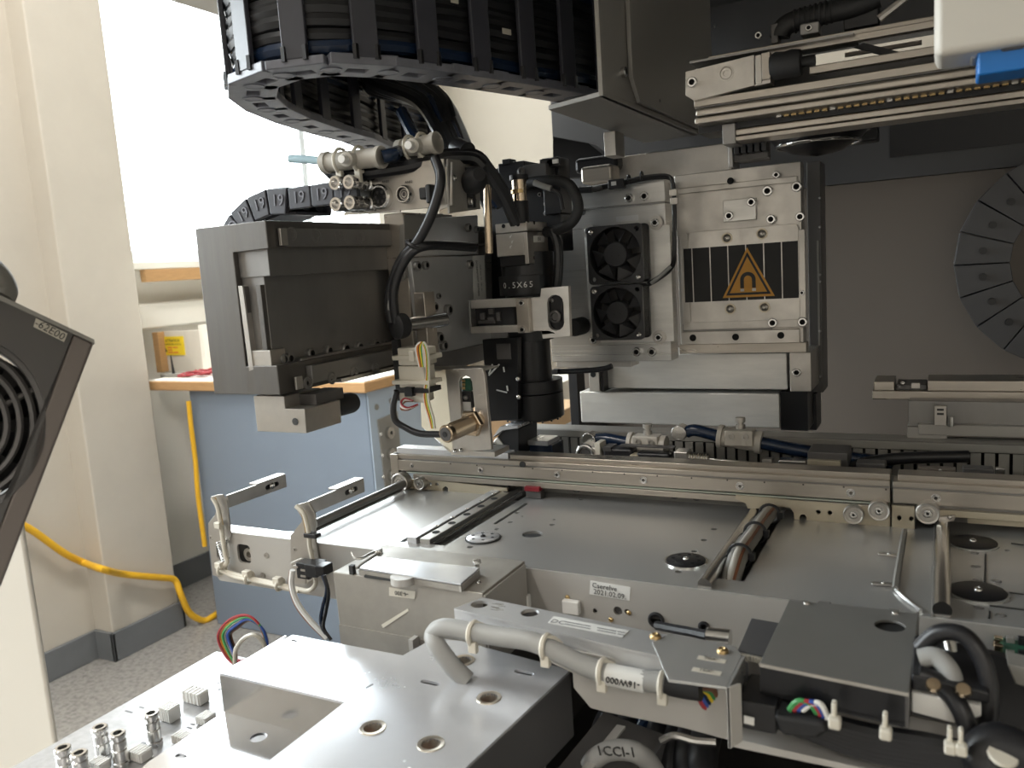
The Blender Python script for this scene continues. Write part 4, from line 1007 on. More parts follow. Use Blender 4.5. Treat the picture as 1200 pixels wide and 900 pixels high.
# second chain behind the beam
sc2 = thing('beam_cable_chain','dark grey numbered cable chain arching over the rear of the left gantry beam','cable chain')
Yk = .412
Ck = at(330,341,Y=Yk); Rk = mm(118,Ck); Ri = Rk-.0165
nk = 9
for i in range(nk):
    a0,a1 = radians(78+i*16+.5),radians(78+(i+1)*16-.5); am = (a0+a1)/2
    q = lambda r,an,y=0: Ck+V((r*cos(an),y,r*sin(an)))
    lk = G().prism([q(Ri,a0),q(Rk,a0),q(Rk,a1),q(Ri,a1)],(0,.004,0)).build('side_link','chain',sc2,bevel=.0008)
    G().prism([q(Ri,a0,.042),q(Rk,a0,.042),q(Rk,a1,.042),q(Ri,a1,.042)],(0,.004,0)).build('side_link','chain',sc2,bevel=.0008)
    b0,b1 = am-radians(5.5),am+radians(5.5)
    G().prism([q(Rk-.002,b0,.003),q(Rk+.0006,b0,.003),q(Rk+.0006,b1,.003),q(Rk-.002,b1,.003)],(0,.040,0)).build('outer_bar','chain',sc2,bevel=.0004)
    G().prism([q(Ri,a0,.010),q(Ri+.002,a0,.010),q(Ri+.002,a1,.010),q(Ri,a1,.010)],(0,.034,0)).build('inner_bar','chain',sc2)
    p = q((Rk+Ri)/2,a0+radians(3)); i > 2 and G().ring(p,-EY,.0030,.0040,.0006,20).build('link_ring','chainhaze',sc2)
    if i < 3: text(lk,'19',q((Rk+Ri)/2,am-radians(1),-.0002),V((sin(am),0,-cos(am))),V((cos(am),0,sin(am))),.0075,'chainhaze',depth=.0005)
for k in range(3):
    x0_ = Ck.x+Rk*cos(radians(78))+.0185*k
    z1_ = Ck.z+Rk*sin(radians(78))
    lk = G().box((x0_+.0003,Yk,z1_-.0135),(x0_+.0182,Yk+.004,z1_)).build('side_link','chain',sc2,bevel=.0008)
    G().box((x0_+.0003,Yk+.042,z1_-.0135),(x0_+.0182,Yk+.046,z1_)).build('side_link','chain',sc2,bevel=.0008)
    G().box((x0_+.005,Yk+.003,z1_-.001),(x0_+.013,Yk+.043,z1_+.0006)).build('outer_bar','chain',sc2,bevel=.0004)
    text(lk,'19',(x0_+.009,Yk-.0002,z1_-.0068),EX,EZ,.0075,'chainhaze',depth=.0005)
for k in range(3):
    G().tube([Ck+V(((Ri+.008)*cos(radians(80+j*15)),.008+.013*k,(Ri+.008)*sin(radians(80+j*15)))) for j in range(10)],.0055,10).build('inner_cable','cable',sc2)

# ================================================================== CABLE CHAIN (big, top left)
ch = thing('cable_chain','big dark energy chain in a U loop hanging from the hood at the top','cable chain')
ZC = .27; HC = .118
left = [(-.492,.78),(-.485,.72),(-.476,.66),(-.455,.60),(-.445,.545),(-.431,.49),(-.415,.447)]
bend = [(-.396,.415),(-.371,.391),(-.340,.383),(-.312,.392)]
right= [(-.292,.42),(-.277,.457),(-.264,.497),(-.252,.537),(-.241,.577),(-.231,.617),(-.221,.657)]
cl = [V((x,y,0)) for x,y in left+bend+right]
TH = .030
for i in range(len(cl)-1):
    a_,b_ = cl[i],cl[i+1]; t_ = (b_-a_); L_ = t_.length; t_.normalize(); n_ = V((t_.y,-t_.x,0))   # outward
    if n_.dot((a_+b_)/2-V((-.345,.55,0))) < 0: n_ = -n_
    mid = (a_+b_)/2
    for z0,nm in ((ZC,'side_link'),(ZC+HC-.006,'side_link')):
        if z0 > ZC and i%2: pass
        a1 = a_-t_*.004; b1 = b_+t_*.002; z = V((0,0,z0))
        hw = TH/2
        shell = [a1-n_*hw+z,b1-n_*hw+z,b1+n_*hw+z,a1+n_*hw+z]
        win = [mid+t_*(-.008)-n_*.004+z,mid+t_*.004-n_*.004+z,mid+t_*.004+n_*.004+z,mid+t_*(-.008)+n_*.004+z]
        o = G().prism(shell,(0,0,.006 if not i%2 else .0052),[win] if z0 == ZC else ()).build(nm,'chainhaze' if z0 == ZC else 'chain',ch,bevel=.0008)
        if z0 == ZC:
            e = a_+z; G().lathe(e-EZ*.0006,EZ,[(0,.0002),(.0052,.0002),(.0052,0),(.0064,0),(.0064,.0012),(0,.0012)],20).build('pivot_ring','chainhaze',ch)
            G().prism([q-n_*.0 +V((0,0,.003)) for q in win],(0,0,.0012)).build('link_recess','black',ch)
    bw = .0075
    for s,nm in ((1,'outer_bar'),(-1,'inner_bar')):
        c_ = mid+n_*(s*(TH/2-.001)); w_ = n_*.0016
        G().prism([c_-t_*bw-w_+V((0,0,ZC+.004)),c_+t_*bw-w_+V((0,0,ZC+.004)),c_+t_*bw+w_+V((0,0,ZC+.004)),c_-t_*bw+w_+V((0,0,ZC+.004))],(0,0,HC-.008)).build(nm,'chain',ch,bevel=.0008)
        if s == 1:
            for d_ in (-1,1):
                q = c_+t_*(bw*d_*.85)+n_*.0012+V((0,0,ZC+.006)); G().box(q-V((.0013,.0013,.003)),q+V((.0013,.0013,.005))).build('bar_clip','black',ch)
hs = thing('chain_hoses','black cables and blue hoses packed inside the big energy chain','cable')
rnd = random.Random(4)
for k in range(34):
    off = (-.006,.006)[k%2]+rnd.uniform(-.0012,.0012); z = ZC+.009+.0032*k; r = rnd.choice((.0040,.0046,.0052))
    P=[]
    for i,q in enumerate(cl):
        t_ = (cl[min(i+1,len(cl)-1)]-cl[max(i-1,0)]).normalized(); n_ = V((t_.y,-t_.x,0))
        P.append(q+n_*off+V((0,0,z+rnd.uniform(-.0015,.0015))))
    G().tube(P,r,8,4).build('hose' if k%9==1 else 'cable','bluehose' if k%9==1 else 'cable',hs)
for x,y,px in ((612,30,1),(470,9,1),(408,99,-1)):
    q = at(x,y,Y=.50 if x>600 else .41)
fl_ = cl[13]+V((0,0,0))
for i_,z_,w_ in ((13,.300,.008),(12,.312,.006),(10,.322,.009)):
    a_,b_ = cl[i_],cl[i_+1]; t_=(b_-a_).normalized(); n_=V((t_.y,-t_.x,0)); q=a_+n_*.0125+V((0,0,z_))
    G().prism([q,q+t_*w_,q+t_*w_+EZ*.0035,q+EZ*.0035],n_*.0004).build('cable_label','aged',hs)
# bundle leaving the chain towards the head
dc = thing('drop_cables','thick black cables dropping from the energy chain to the head connectors','cable')
for k in range(15):
    j = k%5; l_ = k//5
    q0 = at(432+j*17,100-l_*5,Y=.60-.01*l_); q1 = at(490+j*8,118+j*1,Y=.57-.01*l_); q2 = at(520+j*4-l_*3,150,Y=.54); q3 = at(536+j*3-l_*3,180,Y=.51); q4 = at(554+j*3,205,Y=.50); q5 = at(575+j*4,240,Y=.505)
    G().tube([q0+V((0,.06,.04)),q0,q1,q2,q3]+([q4,q5] if l_ == 0 else []),.0058,9).build('cable','bluehose' if k in (3,8,12) else 'cable',dc)
G().tube([at(470,130,Y=.53),at(490,165,Y=.52),at(520,186,Y=.50),at(548,196,Y=.49),at(562,215,Y=.485)],.0045,9).build('cable','bluehose',dc)

# ================================================================== HEAD
yc_ = .43
cpl = thing('head_connector_plate','folded grey connector plate with round sockets on the placement head','panel')
q = lambda x,y,Y=yc_: at(x,y,Y=Y)
q_ = q
G().prism([q(398,200),q(520,186),q(523,242),q(404,252)],(0,.0015,0)).build('front_sheet','alu',cpl,bevel=.0003)
xe = q(525,200).x
G().prism([at(525,186,X=xe),at(562,190,X=xe+.0),at(563,245,X=xe),at(527,250,X=xe)],(-.0015,0,0)).build('side_sheet','duct',cpl,bevel=.0003)
G().prism([q(516,243),q(528,238),q(529,190),q(531,190),q(531,240),q(517,246)],(0,-.001,0)).build('edge_fold','alu',cpl)
G().prism([q(404,250),q(470,246),q(470,248.5),q(404,252.5)],(0,-.0012,0)).build('edge_fold','steel',cpl)
def sock(x,y,rpx,rings,m='black'):
    c_ = q(x,y); R = mm(rpx,c_)
    G().lathe(c_,-EY,[(R,0),(R,.004),(R*.88,.005),(R*.76,.005),(R*.74,.001),(0,.001)],28).build('socket_shell','steel',cpl)
    G().cyl(c_-EY*.001,c_-EY*.003,R*.70,24).build('socket_insert',m,cpl)
    for k in range(rings):
        e = c_+V((cos(2*pi*k/rings),0,sin(2*pi*k/rings)))*R*.42; G().cyl(e-EY*.003,e-EY*.0036,R*.12,10).build('contact','dgrey',cpl)
sock(449,231,14.5,6,'black'); sock(477,228,10.5,0,'dgrey')
c_ = q(477,228); 
for f in (.55,.3): G().torus(c_-EY*.0032,EY,mm(10.5,c_)*f,.0004,20,6).build('contact_ring','alu',cpl)
G().ybox(490,220,500,233,yc_-.006,.006).build('plug','black',cpl,bevel=.001); G().ybox(497,216,505,238,yc_-.010,.010).build('plug','black',cpl,bevel=.0012)
text(cpl,'AN01',q(452,213,yc_-.0003),(1,0,-.0),EZ,.0017); text(cpl,'AN02',q(479,213.5,yc_-.0003),EX,EZ,.0017)
G().ybox(541,196,555,243,yc_+.02,.004).build('black_connector','black',cpl,bevel=.0006)
p = at(551,236,X=xe+.001); screw(cpl,p,EX,.0032,'socket'); screw(cpl,at(532,209,X=xe+.0005),EX,.002,'pan')
c_ = at(552,216,X=xe+.002); G().lathe(c_,V((.6,-.5,.2)),[(0,0),(.007,0),(.008,.006),(.007,.012),(.004,.016),(0,.016)],20).build('plug_hood','rubber',cpl)
# push-in fittings on the panel
for k,(x,y) in enumerate(((421,217),(437,216),(422,241),(438,239))):
    t = thing('push_in_fitting',['upper left','upper right','lower left','lower right'][k]+' nickel push in fitting on the head connector plate','fitting','push in fittings of the head')
    c_ = q_(x,y); ax = -EY; R=.0046
    G().lathe(c_,ax,[(0,0),(R,0),(R,.007),(R*.82,.0078),(R*.82,.010),(R*.95,.0108),(R*.95,.0175),(R*.8,.0185),(R*.8,.020),(0,.020)],20).build('body','steel',t)
    G().lathe(c_,ax,[(R*.8,.0195),(R*1.0,.020),(R*1.0,.0235),(R*.9,.0245),(R*.6,.0245),(R*.58,.018),(0,.018)],20).build('release_ring','chrome',t)
    G().lathe(c_+ax*.0195,ax,[(0,0),(R*.58,0)],14).build('bore','ink',t)
# white flow valves tied on top
def fvalve(label,p0,p1,Y):
    t = thing('white_flow_valve',label,'valve'); a = at(*p0,Y=Y); b = at(*p1,Y=Y); u_=(b-a).normalized(); L_=(b-a).length
    G().cyl(a,b,.0058,18).build('valve_body','valve',t,bevel=.0004)
    G().cyl(a,a+u_*.004,.0068,16).build('collar','valve',t); G().cyl(b-u_*.003,b,.0068,16).build('collar','valve',t)
    m_ = a+u_*L_*.55; G().cyl(m_,m_+V((.002,-.012,-.001)),.0046,18).build('needle_housing','valve',t,bevel=.0006); G().cyl(m_+V((.002,-.012,-.001)),m_+V((.0025,-.017,-.0012)),.0026,14).build('needle_knob','white',t,bevel=.0004)
    for s in (.3,.62):
        e = a+u_*L_*s; G().torus(e,u_,.0075,.0011,20,6).build('cable_tie','nylon',t); G().box(e+V((-.002,-.004,-.014)),e+V((.002,-.001,-.006))).build('tie_head','nylon',t,bevel=.0004)
    return t
fvalve('left beige flow valve cable tied above the push in fittings',(380,191),(448,184),.415)
fvalve('right beige flow valve tied to the black cables above the round sockets',(468,177),(513,167),.435)
tag(G().tube([at(448,184,Y=.415),at(460,181,Y=.42),at(470,177,Y=.435)],.0042,10).build('blue_hose','bluehose'),'short dark blue hose joining both beige flow valves','hose')
tag(G().tube([at(381,189,Y=.415),at(360,187,Y=.415),at(340,186,Y=.415)],.0026,10).build('pale_blue_tube','clear'),'short pale blue tube sticking out left of the flow valves','tube')
hc = thing('head_cable_loom','black cable loom lying along the top of the connector plate','cable')
G().tube([at(392,206,Y=.425),at(384,198,Y=.422),at(392,201,Y=.42),at(420,203,Y=.42),at(450,200,Y=.425),at(480,195,Y=.43),at(520,186,Y=.44),at(552,186,Y=.455),at(566,196,Y=.46)],.0040,9).build('cable','cable',hc)
for k in range(3): G().tube([at(440,196+k*2,Y=.43),at(480,190+k*2,Y=.434),at(520,182+k*2,Y=.445),at(556,182,Y=.46),at(572,198+k*2,Y=.468),at(590,225+k*3,Y=.48),at(604,262,Y=.49)],.0040,9).build('cable','cable',hc)
wire(hc,'cable','cable',[at(510,186,Y=.424),at(516,205,Y=.420),at(514,225,Y=.418),at(504,255,Y=.416),at(488,285,Y=.414),at(472,302,Y=.412),at(462,325,Y=.41),at(456,350,Y=.41),at(459,378,Y=.41)],.0031,10)
wire(hc,'cable','cable',[at(556,290,Y=.46),at(530,288,Y=.44),at(500,288,Y=.418),at(482,296,Y=.412),at(468,318,Y=.409),at(461,345,Y=.408),at(464,378,Y=.41)],.0029,10)
wire(hc,'cable','greycable',[at(459,345,Y=.4085),at(456,360,Y=.408),at(458,376,Y=.41)],.0012,8)
G().torus(at(487,287,Y=.415),V((.6,0,1)),.0055,.0012,18,6).build('cable_tie','black',hc)
G().cyl(at(535,172,Y=.46),at(548,178,Y=.455),.006,18).build('gland','black',hc)

# head plate
Yh = .44
hp = thing('head_mounting_plate','thick aluminium head plate with bolts and a printed white strip label','plate')
xl_,xr_ = at(449,250,Y=Yh).x, at(472,250,Y=Yh).x
zt2, zb3 = at(460,250,Y=Yh).z, at(478,405,Y=Yh).z
G().box((xl_,Yh,at(478,425,Y=Yh).z+.006),(xr_,Yh+.06,zt2)).build('front_edge','railm',hp,bevel=.0006)
xh = xr_+.0006
hpx = lambda x,y: at(x,y,X=xh)
def sheetx(n,px,X,t,m): return G().prism([at(x,y,X=X) for x,y in px],(-t,0,0)).build(n,m,hp,bevel=.0005)
sheetx('upper_cheek',[(474,252),(520,250),(500,285),(474,330)],xh,.004,'duct')
sheetx('main_plate',[(481,302),(572,299),(576,405),(497,427)],xh+.003,.008,'barmetal')
sheetx('upper_plate',[(500,256),(560,252),(561,298),(482,301)],xh+.001,.008,'barmetal')
sheetx('lower_foot',[(496,418),(590,398),(590,415),(501,443)],xh+.004,.006,'dark')
G().ybox(484,343,503,420,Yh-.012,.012).build('small_block','railm',hp,bevel=.0006)
for x,y,r in ((549,310,4.5),(487,312,5),(497,311,4.5),(547,267,4.2),(557,269,3.6),(548,287,3),(557,288,3),(513,347,3),(507,360,5),(523,363,5.5),(512,396,6),(518,405,5)):
    p = at(x,y,X=xh+.003); screw(hp,p,EX,mm(r,p)*1.15,'socket','dark')
lbx = xh+.0034
L4 = [at(553,300,X=lbx),at(567,299,X=lbx),at(569,352,X=lbx),at(555,353,X=lbx)]
lo = G().prism(L4,(.0002,0,0)).build('strip_label','label',hp)
lc_ = sum(L4,V())/4+EX*.0004
text(lo,'DC350NMGMT PA*NS00',lc_+V((0,-.0026,0)),V((0,0,-1)),EY,.0021,'ink',sx=.82)
text(lo,'Hy8 Scan 04   Ser no.',lc_+V((0,.0026,0)),V((0,0,-1)),EY,.0016,'greyink')
G().prism([at(568,299,X=lbx),at(576,298,X=lbx),at(577,352,X=lbx),at(570,353,X=lbx)],(-.004,0,0)).build('side_strip','brush',hp)
tag(G().cyl(at(571,216,Y=.485),at(573,297,Y=.485),.0026,16).build('vertical_rod','gold'),'polished vertical steel rod left of the beam splitter block','rod')
# knob and shaft
kn = thing('rubber_knob','round black rubber knob on a short polished shaft at the head plate','knob')
c_ = at(462,383,Y=.408); ax=V((.32,.94,.02)).normalized()
G().lathe(c_,ax,[(0,0),(.0055,0),(.0076,.0012),(.0080,.004),(.0076,.0075),(.006,.009),(0,.009)],28).build('knob','rubber',kn)
G().cyl(c_+ax*.009,c_+ax*.040,.0045,20).build('shaft','steel',kn,bevel=.0004)
G().ybox(458,398,472,470,.418,.004).build('cable_carrier','black',kn,bevel=.0006)
# terminal bundle
tb = thing('connector_bundle','pair of white nylon wire connectors strapped together with pale cable ties','connector')
Yt=.410
G().ybox(465,408,500,428,Yt,.012).build('upper_connector','nylon',tb,bevel=.0008); G().ybox(466,429,499,455,Yt+.001,.012).build('lower_connector','nylon',tb,bevel=.0008)
G().ybox(467,459,497,472,Yt+.002,.012).build('connector_foot','nylon',tb,bevel=.001)
for y in (417,446): G().ybox(459,y,503,y+5,Yt-.0012,.015).build('cable_tie','nylon',tb,bevel=.0004)
G().ybox(478,411,485,424,Yt-.0028,.002).build('tie_head','nylon',tb,bevel=.0004)
G().ybox(468,455,502,461,Yt-.001,.015).build('black_tie','black',tb,bevel=.0004); G().ybox(473,454,483,465,Yt-.003,.004).build('tie_head','black',tb,bevel=.0004)
wl = thing('sensor_leads','coloured thin wires and black cable running from the connectors to the proximity sensor','wire')
for k,(m) in enumerate(('white','orange','brown','yellow','green','nylon')):
    wire(wl,'wire',m,[at(492+k*1.2,430,Y=Yt-.001),at(488+k*1.6,408,Y=Yt-.002),at(494+k*.6,402,Y=Yt-.002),at(499+k*.5,412,Y=Yt-.002),at(500+k*.6,440,Y=Yt),at(497+k,466,Y=Yt),at(503+k,490,Y=Yt),at(506+k*.7,502,Y=Yt)],.0009,6)
for k,m in enumerate(('redwire','white','brown')):
    wire(wl,'wire',m,[at(490,474,Y=Yt),at(478,478+k,Y=Yt-.004),at(470,473+k*3,Y=Yt-.003),at(474,467+k*2,Y=Yt),at(484,470,Y=Yt)],.0007,6)
wire(wl,'black_lead','cable',[at(465,458,Y=Yt),at(461,475,Y=Yt),at(463,492,Y=Yt),at(475,501,Y=Yt),at(492,508,Y=Yt),at(519,509,Y=Yt)],.0021,10)
# proximity sensor and slotted bracket
Yb=.435
pb = thing('slotted_sensor_bracket','upright aluminium bracket with a long slot holding the proximity sensor','bracket')
G().prism([at(x,y,Y=Yb) for x,y in ((522,433),(565,431),(568,440),(576,527),(531,530))],(0,.003,0),[[at(x,y,Y=Yb) for x,y in ((538,448),(540,443),(545,440),(550,442),(553,448),(557,492),(541,494))]]).build('slotted_plate','alu',pb,bevel=.0005)
G().prism([at(522,433,Y=Yb),at(531,530,Y=Yb),at(527,530,Y=Yb+.02),at(494,500,Y=Yb+.02),at(492,436,Y=Yb+.02)],(0,.001,0)).build('bent_flange','tan',pb)  # tan colour stands in for the cardboard mirrored in this flange
G().box((at(497,437,Y=Yb+.02).x,Yb+.003,at(522,434,Y=Yb).z-.001),(at(565,434,Y=Yb).x,Yb+.022,at(522,434,Y=Yb).z)).build('top_flange','alu',pb,bevel=.0003)
G().ybox(541,444,552,458,Yb+.006,.004).build('terminal_strip','pcb',pb); G().ybox(539,459,554,478,Yb+.005,.004).build('dark_insert','black',pb); G().ybox(541,471,553,494,Yb+.0045,.003).build('white_patch','white',pb); screws(pb,[(546,466)],-EY,3,'pan','dark',Y=Yb+.005)
for k in range(3): G().ybox(541,445+k*4.2,545,448+k*4.2,Yb+.0055,.001).build('terminal','brass',pb)
G().ybox(528,527,580,536,Yb,.02).build('foot','alu',pb,bevel=.0005)
screws(pb,[(534,529),(541,528)],V((0,-.5,1)),2.6,'socket',Y=Yb-.001)
px_ = thing('proximity_sensor','threaded silver cylinder proximity sensor with hex nut','sensor')
a = at(522,509,Y=.405); b = at(562,492,Y=.437); u_=(b-a).normalized(); L_=(b-a).length; R=.0055
prf=[(0,0),(R*.9,0),(R,.0006),(R,.004)]+[(R*(1 if j%2 else .94),.004+.0007*j) for j in range(int((L_-.006)/.0007))]+[(R*.94,L_-.001),(0,L_-.001)]
G().lathe(a,u_,prf,26).build('threaded_barrel','gold',px_)
G().lathe(a+u_*(L_-.010),u_,[(0,0),(R*1.5,0),(R*1.62,.0006),(R*1.62,.003),(R*1.5,.0036),(0,.0036)],6).build('hex_nut','gold',px_,smooth=False)
G().lathe(a,-u_,[(0,0),(R*.8,0),(R*.75,.0005),(0,.0005)],20).build('rear_cap','dgrey',px_); G().cyl(a,a-u_*.0008,.0018,12).build('cable_entry','black',px_)
# lens camera -------------------------------------------------------------
lcm = thing('lens_camera','vertical machine vision camera with black lens tube marked 0.5X65','camera')
Yc=.535
def vc(n,x,y0,y1,rpx,m,Y=Yc,bv=.0003,par=lcm):
    a = at(x,y0,Y=Y); b = at(x,y1,Y=Y); r = mm(rpx,a); return G().cyl((a.x,Y,b.z),(a.x,Y,a.z),r,32).build(n,m,par,bevel=bv)
xq = 617
vc('upper_barrel',xq,296,330,31,'blacka'); bz=vc('marked_ring',xq,322,345,33,'blacka')
vc('mid_barrel',xq+2,345,398,27,'black'); vc('lens_tube',xq+2,392,446,25,'blacka')
vc('front_ring',xq+8,444,458,34,'blacka'); vc('front_ring',xq+8,459,487,35,'blacka'); vc('front_lens_rim',xq+8,486,490,30,'black')
zz = at(xq+8,489,Y=Yc).z; cx0 = at(xq+8,489,Y=Yc).x
g=G()
for k in range(16): 
    t_=2*pi*k/16; g.box((cx0+.020*cos(t_)-.0006,Yc+.020*sin(t_)-.0006,zz-.0012),(cx0+.020*cos(t_)+.0006,Yc+.020*sin(t_)+.0006,zz+.0004))
g.build('rim_teeth','dgrey',lcm)
ca = at(xq,333,Y=Yc); rr_ = mm(33,ca)
for s,n_ in zip('0.5X65',range(6)):
    an = -pi/2-.02+(n_-2.5)*.20+.14; nn = V((cos(an),sin(an),0)); uu_=V((-sin(an),cos(an),0))
    text(lcm,s,V((ca.x,Yc,ca.z))+nn*(rr_+.0001),uu_,EZ,.0042,'whiteink')
blk = thing('beam_splitter_block','square aluminium beam splitter block above the lens','block')
a = at(580,262,Y=.512); b = at(620,309,Y=.512); yb2 = at(641,262,X=b.x).y
G().box((a.x,.512,at(600,273,Y=.512).z+.0004),(b.x,yb2,at(619,259,Y=.512).z)).build('upper_half','alu',blk,bevel=.0005)
G().box((a.x,.512,at(600,300,Y=.512).z),(b.x-.003,yb2,at(600,273,Y=.512).z)).build('lower_half','alu',blk,bevel=.0005)
G().box((b.x-.003,.512,at(621,309,Y=.512).z),(b.x,yb2,at(600,273,Y=.512).z)).build('side_flange','alu',blk,bevel=.0004)
G().box((a.x+.001,.514,at(600,312,Y=.512).z),(b.x-.003,yb2,at(600,300,Y=.512).z)).build('black_base','blacka',blk,bevel=.0004)
screws(blk,[(590,265),(607,263)],-EY,2.2,'hole','hole',Y=.5118); screws(blk,[(626,261),(626,302)],EX,2,'hole','hole',X=b.x)
for k in range(3):
    x=598+(k%2)*2; G().prism([at(x-1,277+k*6,Y=.5118),at(x+2,275+k*6,Y=.5118),at(x,280+k*6,Y=.5118)],(0,-.0001,0)).build('engraved_mark','label',blk)
pl_ = [at(625,276,X=b.x),at(637,276.5,X=b.x),at(637.5,284,X=b.x),at(625.5,284,X=b.x)]
G().prism(pl_,(.0002,0,0)).build('small_label','label',blk); text(blk,'050',sum(pl_,V())/4+EX*.0003,EY,EZ,.0026,'greyink')
cb_ = thing('camera_head_body','black camera body with gold coupling and cable loop at the top of the head','camera')
vc('gold_coupling',608,210,237,8.5,'gold',.515,.0004,cb_); vc('coupling_ring',608,222,227,9.2,'brass',.515,.0003,cb_); vc('black_coupling',608,236,262,11,'black',.515,.0003,cb_); vc('coupling_flange',608,205,211,11,'black',.515,.0003,cb_)
G().ybox(583,192,616,220,.535,.03).build('body_block','blacka',cb_,bevel=.001); G().ybox(612,194,641,214,.53,.03).build('body_block','panel_dark',cb_,bevel=.0008); G().ybox(634,186,658,250,.545,.02).build('back_plate','blacka',cb_,bevel=.0008)
G().ybox(612,215,660,294,.55,.02).build('main_body','blacka',cb_,bevel=.001); G().ybox(562,200,612,350,.56,.02).build('rear_body','black',cb_,bevel=.001)
for x0,x1 in ((588,598),(632,650),(640,656)): G().ybox(x0,187,x1,194,.535,.01).build('top_clip','black',cb_,bevel=.0005)
G().ybox(647,187,654,191,.534,.002).build('tiny_label','label',cb_); 
screws(cb_,[(611,201)],-EY,5,'pan','dgrey',Y=.529); screws(cb_,[(640,239),(633,228),(648,236),(640,250)],-EY,2.6,'socket','dark',Y=.549)
G().tube([at(618,214,Y=.53),at(635,212,Y=.528),at(655,212,Y=.525),at(668,218,Y=.525),at(676,233,Y=.525),at(677,248,Y=.525),at(668,262,Y=.525),at(652,270,Y=.53),at(640,272,Y=.535)],.0038,10).build('cable_loop','rubber',cb_)
G().cyl(at(626,214,Y=.525),at(646,221,Y=.525),.0022,12).build('grey_sleeve','greycable',cb_)
wire(cb_,'thin_cable','cable',[at(646,221,Y=.525),at(656,228,Y=.528),at(660,245,Y=.532)],.0016,8)
wire(cb_,'side_cable','cable',[at(648,268,Y=.53),at(654,290,Y=.53),at(654,320,Y=.53),at(651,345,Y=.53)],.0034,9)
# clamp frame and oval bracket
of = thing('oval_slot_bracket','bright aluminium arm with an oval slot clamped in front of the lens','bracket')
Yo=.495
G().prism([at(x,y,Y=Yo) for x,y in ((620,349),(633,348),(634,338),(666,335),(668,394),(636,397),(634,388),(620,388))],(0,.004,0),[[at(x,y,Y=Yo) for x,y in [(650.5+9.5*cos(radians(t)),355+9.5*sin(radians(t))) for t in range(180,361,30)]+[(651.5+9.5*cos(radians(t)),378+9.5*sin(radians(t))) for t in range(0,181,30)]]]).build('slotted_arm','mill',of,bevel=.0005)
G().ybox(642,346,661,388,Yo+.005,.004).build('slot_insert','blacka',of); p=at(651,371,Y=Yo+.004); G().lathe(p+EY*.002,-EY,[(0,0),(.0042,0),(.0042,.003),(.003,.0036),(.0025,.002),(0,.002)],22).build('clamp_screw','dgrey',of); screws(of,[(647,352)],-EY,2.6,'pan','dark',Y=Yo+.005)
G().ybox(551,352,618,359,Yo-.004,.010).build('upper_bar','alu',of,bevel=.0004); G().ybox(551,383,616,389,Yo-.004,.010).build('lower_bar','alu',of,bevel=.0004)
G().ybox(604,350,621,390,Yo-.005,.012).build('end_post','railm',of,bevel=.0004); G().ybox(548,352,553,389,Yo-.004,.010).build('left_post','dark',of,bevel=.0004)
G().ybox(553,359,604,383,Yo+.003,.004).build('dark_insert','black',of); 
for x,y,w,hh_ in ((562,367,6,8),(572,362,6,6),(571,372,8,6),(581,366,5,10),(560,376,20,3)): G().ybox(x,y,x+w,y+hh_,Yo,.004).build('clip_piece','dgrey',of,bevel=.0004)
screws(of,[(612,355),(613,386)],-EY,3.6,'socket',Y=Yo-.005)
bk = thing('black_lens_bracket','black anodised bracket plate with bright screw heads holding the lens tube','bracket')
G().prism([at(x,y,Y=.505) for x,y in ((565,398),(607,395),(607,492),(572,494))],(0,.006,0)).build('bracket_plate','blacka',bk,bevel=.0006)
G().ybox(581,403,599,421,.5045,.002).build('cable_plate','dgrey',bk,bevel=.0004); screws(bk,[(607,444),(608,465)],-EY,3,'pan','steel',Y=.5045)
for ps in (((577,427),(573,438)),((585,427),(573,440)),((590,430),(591,436)),((582,457),(594,460)),((594,452),(595,458))):
    G().tube([at(*ps[0],Y=.5043),at(*ps[1],Y=.5043)],.0006,6).build('paint_chip','label',bk)
pc = thing('pivot_cap','round black knob behind the oval bracket on the carriage plate','knob')
p=at(672,384,Y=.60); G().lathe(p+EY*.018,-EY,[(0,0),(.0072,0),(.0072,.016),(.006,.018),(0,.018)],24).build('knob_body','rubber',pc)
# ================================================================== FRONT: SENSOR BRACKETS AT THE DECK END
YS = .3485
def sbracket(label, up, arm, sc, name='sensor_bracket'):
    t = thing(name,label,'bracket')
    P = [at(x,y,Y=YS) for x,y in up]
    G().prism(P,(0,.0012,0)).build('upright_plate','alu',t,bevel=.0002)
    X = at(*arm[0],Y=YS).x
    z1 = at(*arm[0],Y=YS).z; y2 = at(*arm[1],X=X).y; y2 = YS+.052
    G().prism([V((X,YS+.0012,z1-.008)),V((X,y2,z1-.0085)),V((X,y2,z1)),V((X,YS+.0012,z1))],(-.0015,0,0),[slot((X,y2-.013,z1-.0042),EY,EZ,.0045,.0016)]).build('sensor_arm','alu',t,bevel=.0002)
    G().box((X-.007,y2-.026,z1-.0005),(X,y2,z1+.0006)).build('arm_top','alu',t,bevel=.0002)
    G().box((X-.006,y2-.02,z1-.0078),(X-.0016,y2-.006,z1-.0008)).build('sensor_core','black',t)
    screw(t,(X-.001,y2-.0125,z1-.0042),EX,.0024,'pan','steel')
    screws(t,sc,-EY,2.6,'phillips','alu',Y=YS)
    return t
b1 = sbracket('left aluminium sensor bracket at the free end of the deck flange',
 [(247,582),(254.5,580),(260,579.5),(265.5,587.5),(268,607.5),(270,628),(268,634),(257,634),(253,640),(254,653),(260,660),(255,676),(249,674),(244.5,629),(244,613),(252,603),(254,596)],[(265,581),(297,567)],[(247,630),(266,633)])
b2 = sbracket('right aluminium sensor bracket beside the black connector on the deck flange',
 [(345.6,592),(361,588),(369,602),(369.5,632),(374.5,660),(373,674),(357,686),(341,660),(340,628),(353,612),(354,608),(346,595)],[(361,588),(394,574)],[(345.5,644),(367,645)])
